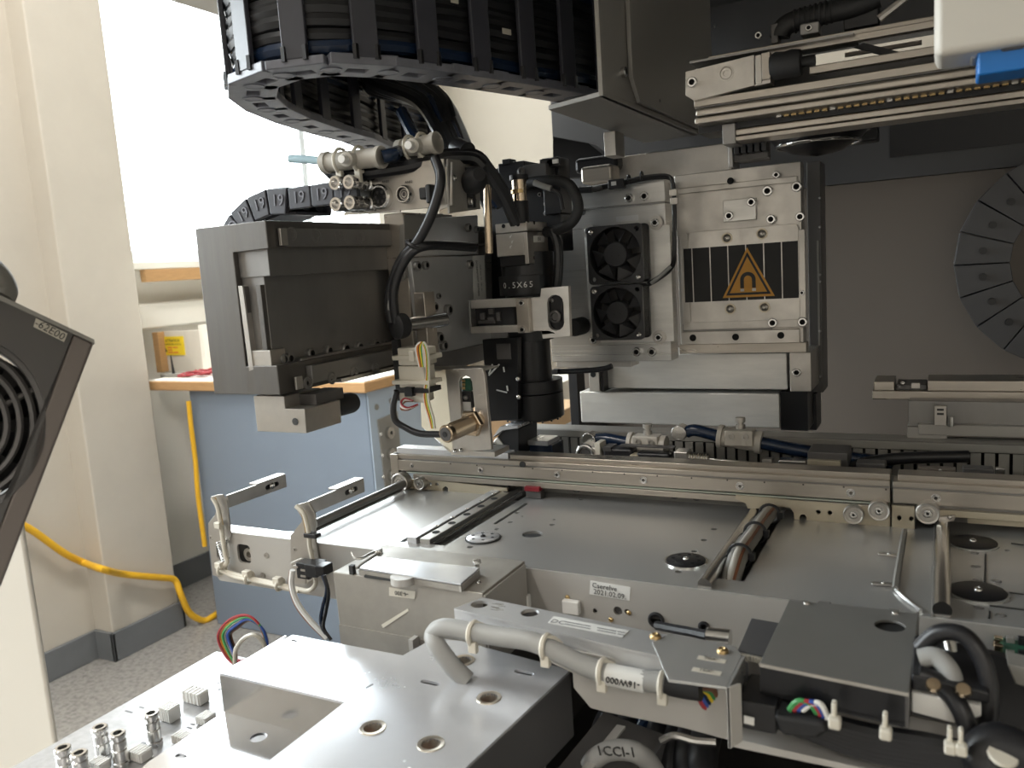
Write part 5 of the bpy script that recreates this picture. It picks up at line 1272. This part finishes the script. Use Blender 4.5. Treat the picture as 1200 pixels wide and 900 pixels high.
scb = thing('beige_sensor_cable','beige sensor cable tied along the lower edge of the deck flange','cable')
wire(scb,'cable_run','nylon',[at(x,y,Y=.3455) for x,y in ((249,583),(255,594),(258,610),(261,630),(264,650),(266,659),(259,667),(272,672),(291,677),(310,681),(328,685),(348,690),(362,692),(370,684),(368,672),(366,655),(363,640),(361,620),(356,602),(347,593))],.0014,9)
wire(scb,'cable_run','nylon',[at(x,y,Y=.3445) for x,y in ((256,667),(275,676),(300,681),(330,688),(350,693))],.0012,9)
wire(scb,'thin_wire','brass',[at(x,y,Y=.346) for x,y in ((252,583),(258,600),(261,615))],.0005,6); wire(scb,'thin_wire','brass',[at(x,y,Y=.346) for x,y in ((350,593),(356,610),(359,628))],.0005,6)
for x,y in ((292,677),(328,685),(260,667)):
    p = at(x,y,Y=.345); G().torus(p,V((.9,0,-.2)),.0034,.0010,16,6).build('cable_tie','nylon',scb); G().box(p+V((-.003,-.003,.001)),p+V((.002,.001,.005))).build('tie_head','nylon',scb,bevel=.0006)
p=at(255,616,Y=.344); G().box(p-V((.0024,.001,.002)),p+V((.0024,.003,.002))).build('tie_head','nylon',scb,bevel=.0005)
G().ybox(355,625,370,632,.3435,.005).build('black_clip','black',scb,bevel=.0005)
g=G(); a=at(257,635,Y=.346); b_=at(263,657,Y=.346)
for k in range(9): g.torus(a+(b_-a)*(k/8),(b_-a),.0017,.0004,12,5)
g.build('spring','steel',scb)
dcn = thing('black_connector','black two pole connector plugged on a metal plate at the deck flange','connector')
G().prism([at(x,y,Y=.343) for x,y in ((341,659),(353,654),(358,660),(358,684),(345,684))],(0,.001,0)).build('metal_plate','alu',dcn,bevel=.0002)
G().ybox(346,659,362,680,.335,.008).build('socket_half','black',dcn,bevel=.0006); G().ybox(356,661,371,678,.330,.010).build('plug_half','black',dcn,bevel=.0006); G().ybox(368,663,380,676,.328,.008).build('plug_tail','blacka',dcn,bevel=.0006)
for x,y in ((343,663),(352,667),(352,674)): G().ybox(x,y,x+6,y+3,.3345,.002).build('contact','alu',dcn)
dw = thing('connector_wires','white, brown and dark blue wires hanging from the black connector','wire')
for m,ps in (('white',((343,668),(342,685),(348,705),(362,725),(384,748))),('brown',((341,668),(340,685),(346,707),(360,727),(381,748))),('bluehose',((378,674),(383,690),(378,712),(376,730),(384,748))),('cable',((380,674),(385,695),(382,716),(379,735),(388,750)))):
    wire(dw,'wire',m,[at(x,y,Y=.322) for x,y in ps],.0010 if m!='white' else .0016,7)

# ================================================================== COVER BOX ON THE FLANGE
YB2=.306
cx0 = at(390,671,Y=YB2).x; cx1 = at(566,698,Y=YB2).x; cz1 = at(389,670,Y=YB2).z
cbx = thing('sheet_metal_box','worn zinc sheet box with a bright lid fixed before the deck flange','box')
G().prism([V((cx0,YB2,cz1)),V((cx1,YB2,cz1)),V((cx1,YB2,-.035)),V((cx0+.001,YB2,-.035))],(0,.0432,0)).build('box_body','wornsheet',cbx,bevel=.0006)
G().box((cx1-.0005,YB2+.0005,-.034),(cx1+.001,YB2+.042,cz1-.0012)).build('end_plate','sheet',cbx,bevel=.0003)
G().box((cx0+.001,YB2-.0006,-.036),(cx1-.03,YB2+.0002,at(400,732,Y=YB2).z)).build('lower_band','wornsheet',cbx)
zl = cz1+.0042
L_ = [at(420,665,Z=zl),at(540,684,Z=zl),at(562,665,Z=zl),at(441,652,Z=zl)]
G().prism(L_,(0,0,-.0009)).build('lid','tray',cbx,bevel=.0002)
d1 = [V((q.x,q.y,cz1)) for q in L_]
G().prism([L_[0]+V((0,.0,-.0012)),L_[1]+V((0,.0,-.0012)),V((L_[1].x,L_[1].y,cz1)),V((L_[0].x,L_[0].y,cz1))],(0,.0010,0)).build('lid_front','wornsheet',cbx)
G().prism([L_[1]+V((-.0002,.0,-.0012)),L_[2]+V((0,.0,-.0012)),V((L_[2].x,L_[2].y,cz1)),V((L_[1].x,L_[1].y,cz1))],(-.0010,0,0)).build('lid_side','sheet',cbx)
G().lathe(at(473,681,Y=L_[0].y-.001)-EZ*.0006,EZ,[(0,0),(.0062,0),(.0062,.0034),(0,.0034)],24).build('finger_disc','sheet',cbx)
G().box((L_[0].x+.004,L_[0].y-.0012,cz1-.0001),(L_[1].x-.002,L_[0].y,cz1+.0010)).build('lid_gap','ink',cbx)
for x,y in ((444,646),(559,659)): 
    p=at(x,y+1,Z=zl); G().lathe(p-EZ*.003,EZ,[(0,0),(.0012,0),(.0012,.003),(.0022,.0032),(.0020,.0046),(0,.005)],14).build('hinge_knob','steel',cbx)
wire(cbx,'latch_wire','steel',[at(412,648,Z=zl),at(416,654,Z=zl),at(425,654,Z=zl),at(434,649,Z=zl),at(444,646,Z=zl),at(448,649,Z=zl)],.0007,7)
wire(cbx,'latch_wire','duct',[at(418,666,Z=zl),at(430,657,Z=zl),at(444,648,Z=zl)],.0007,7)
G().box(at(413,668,Z=cz1+.002)-V((.0012,.0012,.002)),at(413,668,Z=cz1+.002)+V((.0012,.0012,.0026))).build('latch_block','ink',cbx)
screws(cbx,[(561,683)],EZ,3,'pan','steel',Z=cz1)
L4=[at(x,y,Y=YB2-.0002) for x,y in ((456,688),(487,693),(486,702),(456,698))]
lo=G().prism(L4,(0,-.0001,0)).build('paper_label','aged',cbx)
text(lo,'-4-300',sum(L4,V())/4-EY*.0003,L4[0]-L4[1],-EZ,.0022,'ink')
G().prism([at(x,y,Y=YB2-.0002) for x,y in ((447,732),(478,713),(479,716),(449,736))],(0,-.0001,0)).build('scrape_mark','nylon',cbx)
G().box((at(483,752,Y=.303).x,.300,-.03),(at(488,752,Y=.303).x,YB2-.0008,at(485,747,Y=.303).z)).build('dark_edge','sheet',cbx)

# ================================================================== BRIGHT TRAY
ZT=-.02; ZLo=-.039
ty = thing('bright_tray','bright zinc sheet tray with eyelets and a raised step in the foreground','tray')
tp = lambda x,y,Z=ZT: at(x,y,Z=Z)
xl_=tp(262,785).x; yfl=(tp(262,785).y+tp(398,826).y)/2; xst=(tp(398,826).x+tp(360,859).x)/2; yst=tp(360,859).y
K_=tp(508,748); R1=tp(668,785); FR=tp(545,900)
outer=[V((xl_,yfl,ZT)),V((xst,yfl,ZT)),V((xst,yst,ZT)),V((xst-.028,yst,ZT)) if 0 else V((xst,.13,ZT)),V((FR.x-.002,.13,ZT)),V((FR.x,FR.y,ZT)),R1,tp(540,751),K_,tp(472,768),tp(343,744)]
hl=[]; eye=[(437,853),(505,872),(543,774),(573,818)]
for x,y in eye: hl.append(circ(tp(x,y),EX,EY,.0036,16))
hl.append(slot(tp(504,800),(tp(516,803)-tp(493,798)).normalized(),(tp(516,803)-tp(493,798)).normalized().cross(EZ),.0032,.0014))
hl.append(slot(tp(614,788),(tp(626,790)-tp(603,785)).normalized(),(tp(626,790)-tp(603,785)).normalized().cross(EZ),.0032,.0014))
hl.append(slot(tp(345,751),EX,EY,.0012,.0009)); hl.append(circ(tp(326,762),EX,EY,.0010,10))
hl.append(slot(tp(433,804),(tp(436,802)-tp(429,806)).normalized(),(tp(436,802)-tp(429,806)).normalized().cross(EZ),.0016,.0005))
G().prism(outer,(0,0,-.0012),hl).build('top_sheet','tray',ty)
for x,y in eye:
    p=tp(x,y); G().lathe(p,EZ,[(.0034,-.004),(.0036,.0002),(.0050,.0004),(.0052,0)],22).build('eyelet','eyelet',ty); G().lathe(p-EZ*.005,EZ,[(0,0),(.0037,0)],16).build('eyelet_floor','brown',ty)
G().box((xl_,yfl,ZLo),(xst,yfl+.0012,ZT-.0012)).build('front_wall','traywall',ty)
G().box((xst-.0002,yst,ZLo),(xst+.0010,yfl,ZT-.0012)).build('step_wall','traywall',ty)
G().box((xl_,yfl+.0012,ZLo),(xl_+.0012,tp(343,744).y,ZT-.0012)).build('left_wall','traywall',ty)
lowp=[V((xl_,yfl,ZLo)),V((xl_,.200,ZLo)),V((xl_+.02,.13,ZLo)),V((xst+.02,.13,ZLo)),V((xst+.02,yfl,ZLo))]
p1=at(303,864,Z=ZLo); p2=at(212,886,Z=ZLo)
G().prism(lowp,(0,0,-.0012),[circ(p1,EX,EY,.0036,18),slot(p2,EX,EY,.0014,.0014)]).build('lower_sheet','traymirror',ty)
G().lathe(p1-EZ*.004,EZ,[(0,0),(.0037,0)],16).build('hole_shade','hole',ty)  # black disc added, the shade of the hole put into its colour
G().lathe(p2-EZ*.003,EZ,[(0,0),(.0034,0)],16).build('hole_shade','hole',ty)
G().prism([R1-EZ*.0012,FR-EZ*.0012,FR-EZ*.030,R1-EZ*.030],(-.001,0,0)).build('right_wall','panel_dark',ty)
G().prism([FR-EZ*.0012,V((FR.x-.002,.13,ZT-.0012)),V((FR.x-.002,.13,ZT-.03)),FR-EZ*.030],(-.001,0,0)).build('right_wall','panel_dark',ty)
# dark rails below the tray edge
ur_ = thing('under_tray_frame','dark grey sheet frame with pale edge strip beneath the bright tray','frame')
a=at(690,800,Z=-.055); b=at(590,905,Z=-.055)
G().prism([R1+V((.002,.03,-.035)),FR+V((.002,-.03,-.035)),FR+V((.030,-.03,-.04)),R1+V((.030,.03,-.04))],(0,0,-.002)).build('shelf_sheet','dgrey',ur_)
G().prism([R1+V((.012,.02,-.0345)),FR+V((.010,-.03,-.0345)),FR+V((.014,-.03,-.0345)),R1+V((.016,.02,-.0345))],(0,0,.001)).build('pale_strip','sheet',ur_)
G().prism([R1+V((.030,.03,-.04)),FR+V((.030,-.03,-.04)),FR+V((.030,-.03,-.10)),R1+V((.030,.03,-.10))],(.002,0,0)).build('side_sheet','panel_dark',ur_)

# ================================================================== FITTINGS PANEL
ZP=-.06
fpn = thing('fittings_panel','speckled grey panel with printed marks carrying fittings and white sockets','panel')
pz=lambda x,y:at(x,y,Z=ZP)
px0=pz(65,870).x; py1=(pz(255,765).y+pz(296,771).y)/2
G().box((px0,.09,ZP-.002),(FR.x-.012,py1,ZP)).build('panel_sheet',mat('speckled panel',(.50,.50,.51),.35,.6,noise=.3,nscale=220),fpn,bevel=.0003)
G().box((px0+.004,.1,-.5),(FR.x-.016,py1-.004,ZP-.002)).build('panel_housing','sheet',fpn)
for k,(x,y,w) in enumerate(((151,834,26),(166,829,18),(170,871,20),(176,866,16),(222,853,18),(226,849,14),(256,800,8),(257,808,8))):
    p=pz(x,y); G().box(p+V((-.0001*w,-.0005,0)),p+V((.0001*w,.0005,.0001))).build('printed_mark','greyink',fpn)
screws(fpn,[(187,892)],EZ,6,'flush','alu',Z=ZP); screws(fpn,[(261,787)],EZ,3,'hole','hole',Z=ZP)
names=['tall nickel push in fitting nearest the bright tray','left fitting of the middle nickel pair on the fittings panel','right fitting of the middle nickel pair on the fittings panel','leftmost nickel fitting at the lower left corner','nickel fitting second from the lower left corner']
for (x,yt,yb),lb in zip(((182,832,873),(122,848,889),(143,855,897),(79,872,914),(98,878,920)),names):
    t=thing('pneumatic_fitting',lb,'fitting','nickel fittings on the panel')
    b=at(x,yb,Z=ZP); H=(yb-yt)*depth(b)/FPX*.99; R=.0033
    G().lathe(b,EZ,[(0,0),(R*1.05,0),(R*1.05,H*.14),(R*.92,H*.16),(R*.92,H*.2),(R,H*.22),(R,H*.5),(R*.9,H*.52),(R*.9,H*.56),(R,H*.58),(R,H*.76),(R*.8,H*.79),(R*.8,H*.88)],24).build('body','steel',t)
    G().lathe(b,EZ,[(R*.8,H*.88),(R*1.08,H*.89),(R*1.08,H*.97),(R*.95,H),(R*.6,H),(R*.55,H*.7),(0,H*.7)],24).build('release_collar','steel',t)
    G().lathe(b,EZ,[(0,H*.72),(R*.56,H*.72)],16).build('bore','ink',t)
for k,(x,y,w,dp,h_,lb) in enumerate(((230,822,.013,.006,.006,'large ribbed white connector beside the tray wall'),(200,843,.008,.006,.007,'small white connector behind the tall fitting'),(242,847,.007,.006,.004,'flat white connector in front of the tray wall'),(214,870,.008,.005,.004,'low white connector at the front of the tray edge'),(165,889,.009,.006,.0045,'white connector between the fittings at the bottom'),(118,901,.008,.005,.004,'white connector at the bottom edge below the middle fittings'))):
    t=thing('white_connector',lb,'connector','white connectors of the panel'); p=pz(x,y)
    G().box(p+V((-w/2,-dp/2,0)),p+V((w/2,dp/2,h_))).build('connector_body','white',t,bevel=.0006)
    for j in range(5): G().box(p+V((-w/2+w*(j+.25)/5,-dp/2-.0005,.0006)),p+V((-w/2+w*(j+.7)/5,dp/2+.0005,h_+.0004))).build('rib','white',t)
rb=thing('rainbow_wires','bundle of thin coloured wires arching up behind the bright tray','wire')
cols=('redwire','orange','yellow','green','white','bluehose','blue','cable','brown')
for k,m in enumerate(cols):
    f=k/8; Y_=.30+.004*(k%3)
    wire(rb,'wire',m,[at(280-2*f,783,Y=Y_),at(264+12*f,768-5*f,Y=Y_),at(255.5+15*f,745-1*f,Y=Y_),at(268+10*f,727+9*f,Y=Y_),at(288+4*f,721+6*f,Y=Y_),at(303+4*f,731+5*f,Y=Y_),at(311+2*f,750,Y=Y_),at(312+2*f,766,Y=Y_)],.00075,6)
wire(rb,'wire','nylon',[at(275,780,Y=.295),at(276,762,Y=.295),at(286,748,Y=.295),at(298,744,Y=.295),at(308,752,Y=.297),at(312,765,Y=.30)],.0012,7)
for k in range(4): G().ybox(274+k*3,775+k%2*3,278+k*3,779+k%2*3,.297,.003).build('crimp','redwire',rb)

# ================================================================== POWER BAR AND GREY CABLE
ZB=.003
bz=lambda x,y,Z=ZB:at(x,y,Z=Z)
pbar=thing('aluminium_power_bar','long aluminium profile bar with round cutouts and a white type label','bar')
q0,q1,q2,q3=bz(532,713),bz(765,767),bz(785,744),bz(565,700)
ext=(q1-q0)*.14
tb_=[q0,q1+ext,q2+ext,q3]
def hole_n(c,r): return [c+V((r*cos(t)*(1 if j%2 else .86),r*sin(t)*(1 if j%2 else .86),0)) for j,t in enumerate([2*pi*i/20 for i in range(20)])]
hl=[circ(bz(562,708),EX,EY,.0040,20),circ(bz(621,718),EX,EY,.0040,20)]
G().prism(tb_,(0,0,-.0015),hl).build('top_plate','barmetal',pbar)
dn=(q1-q0).normalized()
G().prism([q0-EZ*.0012,q1+ext-EZ*.0012,q1+ext-EZ*.011,q0-EZ*.010],(0,.0015,0)).build('front_face','barmetal',pbar)
G().prism([q0-EZ*.0012,q3-EZ*.0012,q3-EZ*.010,q0-EZ*.010],(.0015,0,0)).build('end_face','barmetal',pbar)
G().prism([q3-EZ*.0012,q2+ext-EZ*.0012,q2+ext-EZ*.010,q3-EZ*.010],(0,-.0012,0)).build('rear_face','dgrey',pbar)
for x,y in ((562,708),(621,718)):
    p=bz(x,y); G().lathe(p-EZ*.007,EZ,[(0,0),(.006,0)],18).build('bore_floor','brown',pbar); 
    G().torus(p-EZ*.004,EZ,.0036,.0007,20,6).build('bayonet_ring','brass',pbar)
for k in range(9):
    p=bz(585+random.uniform(-6,9),711+random.uniform(-4,5)); a_=random.uniform(0,3)
    G().box(p+V((-.002,-.0002,0)),p+V((.002,.0002,.00006))).build('scratch','steel',pbar)
L4=[bz(642,730,ZB+.0001),bz(730,747,ZB+.0001),bz(737,739.5,ZB+.0001),bz(649,722.5,ZB+.0001)]
lo=G().prism(L4,(0,0,.0002)).build('type_label','label',pbar)
u_=(L4[1]-L4[0]).normalized()
text(lo,'DC',bz(654,729,ZB+.0004),u_,EZ.cross(u_),.0034,'greyink')
for j,(x0,x1) in enumerate(((662,692),(700,722),(724,732))):
    for dy in (-1.6,1.2):
        a_=bz(x0,728.5+(x0-654)*.19+dy,ZB+.0004); b_=bz(x1,728.5+(x1-654)*.19+dy,ZB+.0004); w_=EZ.cross(u_)*.0003
        G().prism([a_-w_,b_-w_,b_+w_,a_+w_],(0,0,.0001)).build('print_line','greyink',lo)
# long lower sheet
YL=(q0.y+q1.y)/2-.004
yl=lambda x,y,Y=None:at(x,y,Y=Y or YL)
lsh=thing('front_bracket_sheet','beige grey sheet metal bracket running under the power bar to the lower right','bracket')
G().prism([yl(640,756),yl(1100,846),yl(1240,880),yl(1240,960),yl(1008,903),yl(855,868),yl(800,853),yl(711,835),yl(692,830),yl(672,806),yl(671,789),yl(640,774)],(0,.0015,0)).build('bracket_sheet','sheet',lsh,bevel=.0003)
G().prism([yl(862,866,YL-.012),yl(1010,900,YL-.012),yl(1240,950,YL-.012),yl(1240,978,YL-.012),yl(1040,925,YL-.012),yl(1000,905,YL-.012),yl(860,876,YL-.012)],(0,.012,0)).build('lower_flange','sheet',lsh,bevel=.0003)
screws(lsh,[(1001,880)],-EY,8,'socket','steel',Y=YL-.0002); p=yl(1001,880,YL-.0001); G().ring(p,-EY,.003,.0042,.0006,22).build('washer','alu',lsh)
# grey cable
Ygc=YL-.005
gcb=thing('grey_power_cable','thick grey power cable strapped along the bar with pale cable ties','cable')
rr_=.0040
path=[at(547,797,Y=YL-.006),at(528,778,Y=YL-.008),at(512,756,Y=YL-.008),at(508,744,Y=Ygc),at(518,736,Y=Ygc),at(540,738,Y=Ygc),at(580,745,Y=Ygc),at(620,751,Y=Ygc),at(650,763,Y=Ygc),at(690,782,Y=Ygc),at(730,794,Y=Ygc),at(783,801,Y=Ygc)]
G().tube(path,rr_,14).build('cable_jacket','greycable',gcb)
G().tube([at(781,801,Y=Ygc),at(800,805,Y=Ygc),at(822,808,Y=Ygc)],rr_*1.05,14).build('black_boot','rubber',gcb)
for x,y in ((555,742),(640,758),(706,787),(777,802)):
    p=at(x,y,Y=Ygc); G().torus(p,EX,rr_*1.14,.0011,22,6).build('cable_tie','nylon',gcb); q=at(x-1,y+17,Y=Ygc-.003); G().box(q-V((.0019,.001,.0024)),q+V((.0019,.0018,.0026))).build('tie_head','nylon',gcb,bevel=.0005)
    q2_=at(x+10,y-10,Y=Ygc+.003); G().tube([p+EZ*rr_*1.1,q2_,q2_+V((.002,.002,-.003))],.0009,6).build('tie_tail','nylon',gcb)
pa,pb_=at(712,790,Y=Ygc),at(757,799,Y=Ygc); u_=(pb_-pa).normalized()
lo=G().cyl(pa,pb_,rr_*1.06,20).build('wire_marker','label',gcb)
text(lo,'-16W000',(pa+pb_)/2-EY*(rr_*1.07)+EZ*.0004,-u_,-EZ,.0025,'ink',depth=.0006)
cw=thing('colour_leads','red, blue and green leads fanning out of the black cable boot','wire')
for k,m in enumerate(('redwire','blue','bluehose','yellow','green','brown')):
    wire(cw,'wire',m,[at(821,807,Y=Ygc+.002),at(820+k*3,818-k*2,Y=Ygc+.004),at(828+k*2.4,830-k*3,Y=Ygc+.006),at(842+k,833-k*4,Y=Ygc+.008),at(862,820-k*2,Y=Ygc+.014)],.0011,7)
# angle bracket over the cable end
ab=thing('angle_bracket','small folded sheet bracket with two brass screws at the right end of the bar','bracket')
ZA=ZB+.004
az=lambda x,y:at(x,y,Z=ZA)
G().prism([az(764,752),az(785,742),az(862,757),az(870,768),az(851,805),az(783,796)],(0,0,-.0012)).build('top_plate','deck',ab,bevel=.0003)
e0=az(783,797); e1=az(851,805); e2=az(764,753)
G().prism([e1,e1+V((.003,.004,0)),e1+V((.003,.004,-.021)),e1+V((0,0,-.022))],(.0012,0,0)).build('front_leg','sheet',ab,bevel=.0003)
G().prism([az(851,805),az(870,768),az(870,768)-EZ*.014,az(851,805)-EZ*.022],(.0010,0,0)).build('side_leg','deck',ab)
screws(ab,[(768,747),(847,764)],EZ,7,'pan','brass',Z=ZA)
for x,y,s in ((834,773,'-X00'),(828,787,'-X01')):
    c_=az(x,y); u_=(az(x+15,y+2.5)-c_).normalized(); w_=EZ.cross(u_)
    lo=G().prism([c_-u_*.0050-w_*.0013,c_+u_*.0050-w_*.0013,c_+u_*.0050+w_*.0013,c_-u_*.0050+w_*.0013],(0,0,.0002)).build('marker_label','aged',ab)
    text(lo,s,c_+EZ*.0004,-u_,-w_,.0018,'ink')
wire(ab,'thin_cable','black',[at(770,733,Y=.335),at(790,737,Y=.33),at(812,741,Y=.325),at(830,745,Y=.32)],.0022,8)
tag(G().cyl(at(829,745,Y=.318),at(856,748,Y=.318),.0036,14).build('threaded_gland','steel'),'ribbed metal cable gland behind the angle bracket','gland')
# square module and grey cover box
sm=thing('square_module','small square module with dark top and bright left edge beside the cover box','module')
zz_=.006; P4=[at(862,765,Z=zz_),at(905,775,Z=zz_),at(925,732,Z=zz_),at(880,724,Z=zz_)]
G().prism(P4,(0,0,-.008)).build('module_body','alu',sm,bevel=.0004); G().prism([q+(sum(P4,V())/4-q)*.08+EZ*.0001 for q in P4],(0,0,.0004)).build('dark_top','panel_dark',sm)
P5=[at(860,772,Y=.283),at(905,780,Y=.283),at(905,840,Y=.283),at(860,830,Y=.283)]
G().prism(P5,(0,.02,0)).build('lower_block','panel_dark',sm,bevel=.0006)
c_=at(880,769,Y=.2825); u_=EX; lo=G().prism([at(866,765,Y=.2822),at(895,771,Y=.2822),at(895,778,Y=.2822),at(866,772,Y=.2822)],(0,-.0002,0)).build('marker_label','aged',sm); text(lo,'-1B1',at(880,771.5,Y=.2818),-EX,-EZ,.0016,'ink')
gc=thing('grey_cover_box','flat grey painted cover box with a dark oval hole over the electronics','cover')
ZC2=.012; cz=lambda x,y:at(x,y,Z=ZC2)
fl_,fr_,br_,bl_=cz(890,777),cz(1065,812),cz(1077,716),cz(926,700)
hc_=cz(1043,733)
u1=(br_-bl_); v1=(fl_-bl_)
nt_=[fl_,fr_,br_,bl_+u1*.98,bl_+u1*.97+v1*.04,bl_+u1*.86+v1*.04,bl_+u1*.86,bl_+u1*.78,bl_+u1*.78+v1*.03,bl_+u1*.33+v1*.03,bl_+u1*.33,bl_+u1*.22,bl_+u1*.22+v1*.04,bl_+u1*.02+v1*.04,bl_]
G().prism(nt_,(0,0,-.0012),[circ(hc_,EX,EY,.0052,20,.0050)]).build('top_sheet',mat('grey cover paint',(.19,.185,.175),.42,.2,noise=.1,nscale=50),gc,bevel=.0003)
G().prism([fl_-EZ*.0010,fr_-EZ*.0010,fr_-EZ*.012,fl_-EZ*.011],(0,.001,0)).build('front_sheet','blacka',gc)
G().prism([fr_-EZ*.0010,br_-EZ*.0010,br_-EZ*.012,fr_-EZ*.012],(-.001,0,0)).build('side_sheet','dgrey',gc)
G().prism([fl_+EZ*.0001,fr_+EZ*.0001,fr_-EZ*.0011,fl_-EZ*.0011],(0,-.0004,0)).build('front_edge','alu',gc)
G().lathe(hc_-EZ*.0016,EZ,[(0,0),(.0085,0)],18).build('hole_shade','hole',gc)  # black disc closes the hole, its shade painted in
G().prism([q-EZ*.010 for q in (fl_,fr_,br_,bl_)],(0,0,-.001)).build('base_sheet','black',gc)
for f in (.15,.83): 
    p=bl_+u1*f+v1*.075; G().lathe(p,EZ,[(0,0),(.0013,0),(.0011,.0006),(0,.0007)],14).build('rivet','alu',gc)
# electronics under and beside the cover
el=thing('lower_electronics','row of black plugs, cables and pale tie mounts under the grey cover box','electronics')
G().prism([yl(865,820,.262),yl(910,828,.262),yl(910,862,.262),yl(862,852,.262)],(0,.02,0)).build('black_plug','black',el,bevel=.0008)
G().prism([yl(872,838,.2615),yl(884,841,.2615),yl(884,850,.2615),yl(872,847,.2615)],(0,-.0003,0)).build('plug_label','label',el)
G().prism([yl(905,838,.258),yl(965,848,.258),yl(972,858,.258),yl(960,866,.258),yl(915,862,.258)],(0,.014,0)).build('black_boot','rubber',el,bevel=.002)
for k in range(6): 
    wire(el,'cable','cable',[yl(900,820+k*4,.272),yl(960,842+k*4,.270),yl(1020,858+k*5,.268),yl(1090,870+k*5,.266),yl(1180,890+k*4,.264)],.0030,9)
for k,(m) in enumerate(('green','redwire','blue','white')): wire(el,'colour_wire',m,[yl(925+k*5,832,.262),yl(935+k*5,822+k,.262),yl(950+k*4,826,.262),yl(958+k*4,836+k*2,.262)],.0011,7)
for x,y in ((977,842),(1037,855),(1113,872),(1126,874)):
    G().prism([yl(x-3,y-18,.256),yl(x+3,y-17,.256),yl(x+3,y+4,.256),yl(x-3,y+3,.256)],(0,.003,0)).build('cable_tie','nylon',el,bevel=.0005); G().prism([yl(x-7,y,.254),yl(x+8,y+3,.254),yl(x+8,y+16,.254),yl(x-7,y+13,.254)],(0,.004,0)).build('tie_mount','nylon',el,bevel=.0008)
dbk=None
rc2=thing('right_cable_cluster','dark looped cables and gold contacts beside the grey cover box','cable')
G().tube([yl(1078,760,.285),yl(1100,742,.285),yl(1130,745,.283),yl(1152,775,.28),yl(1160,820,.277),yl(1152,860,.275),yl(1130,885,.272)],.0028,12).build('loop_cable','cable',rc2)
G().tube([yl(1078,772,.28),yl(1096,770,.28),yl(1112,785,.278),yl(1120,810,.276)],.0032,10).build('grey_loop','greycable',rc2)
G().tube([yl(1076,790,.275),yl(1100,800,.275),yl(1125,830,.27),yl(1140,870,.268)],.0030,10).build('loop_cable','cable',rc2)
G().prism([yl(1070,748,.318),yl(1165,768,.318),yl(1300,800,.318),yl(1300,1000,.318),yl(1070,940,.318)],(0,.004,0)).build('shade_backing','black',rc2)  # black sheet added to carry the darkness behind the cables
G().tube([yl(1110,742,.30),yl(1116,775,.295),yl(1114,800,.29)],.0022,10).build('metal_rod','steel',rc2)
G().prism([yl(1068,790,.272),yl(1160,812,.272),yl(1160,826,.272),yl(1068,808,.272)],(0,.03,0)).build('black_block','black',rc2,bevel=.0008)
G().prism([yl(1068,811,.2715),yl(1150,828,.2715),yl(1150,840,.2715),yl(1120,848,.2715),yl(1068,834,.2715)],(0,.01,0)).build('pale_block','white',rc2,bevel=.0005)
for x,y in ((1094,803),(1129,809)): G().lathe(yl(x,y,.27),V((0,-.6,.8)),[(0,0),(.0024,0),(.002,.0010),(0,.0013)],18).build('gold_contact','gold',rc2)
G().tube([yl(1165,905,.26),yl(1150,885,.262),yl(1170,870,.264),yl(1215,890,.262)],.006,12).build('loop_cable','cable',rc2)
G().lathe(yl(1175,885,.258),V((.2,-.45,1)),[(0,0),(.0042,0),(.0038,.001),(0,.001)],20).build('pale_cap','nylon',rc2)
pc=thing('green_circuit_board','green circuit board with gold components at the right edge','circuit board')
ZK=-.004
kz=lambda x,y:at(x,y,Z=ZK)
G().prism([kz(1164,745),kz(1290,770),kz(1290,800),kz(1176,775)],(0,0,-.0016)).build('board','pcb',pc)
for k in range(16):
    x=1170+(k%8)*14; y=750+(k//8)*14+(k%8)*2.6; p=kz(x,y); m=('gold','duct','black','brass')[k%4]
    G().box(p+V((-.0014,-.0012,0)),p+V((.0014,.0012,.0014+.0008*(k%3)))).build('component',m,pc,bevel=.0002)
G().prism([yl(1180,778,.30),yl(1290,800,.30),yl(1290,830,.30),yl(1190,802,.30)],(0,.01,0)).build('grey_heatsink','duct',pc,bevel=.0005)
for x,y in ((1168,757),(1173,778)): G().lathe(kz(x,y),EZ,[(0,0),(.0014,0),(.0012,.0022),(0,.0026)],14).build('gold_pin','gold',pc)
# hoses in the machine base below
bh=thing('base_hoses','bundle of fat black hoses inside the machine base below the bracket','hose')
for k,(x,m,r) in enumerate(((712,'cable',.012),(735,'cable',.011),(755,'bluehose',.009),(772,'cable',.010),(790,'cable',.008),(808,'cable',.009),(826,'cable',.010))):
    G().tube([at(x+40,800,Y=.40),at(x+12,835,Y=.36),at(x,865,Y=.335),at(x-4,900,Y=.32),at(x+3,960,Y=.31)],r*.72,12).build('hose',m,bh)
G().tube([at(775,868,Y=.30),at(790,862,Y=.30),at(815,868,Y=.30),at(840,870,Y=.30)],.0016,8).build('metal_wire','steel',bh)
lh=thing('printed_hose','grey hose with faded black print curving at the bottom edge','hose')
P=[at(684,915,Y=.29),at(694,893,Y=.29),at(714,880,Y=.29),at(740,880,Y=.29),at(757,890,Y=.295),at(768,905,Y=.30)]
G().tube(P,.0042,14).build('hose_body','greycable',lh)
text(lh,'1CCI-1',at(722,881,Y=.2855),at(740,884,Y=.2855)-at(722,883,Y=.2855),EZ,.0042,'ink',depth=.0004)

finish()
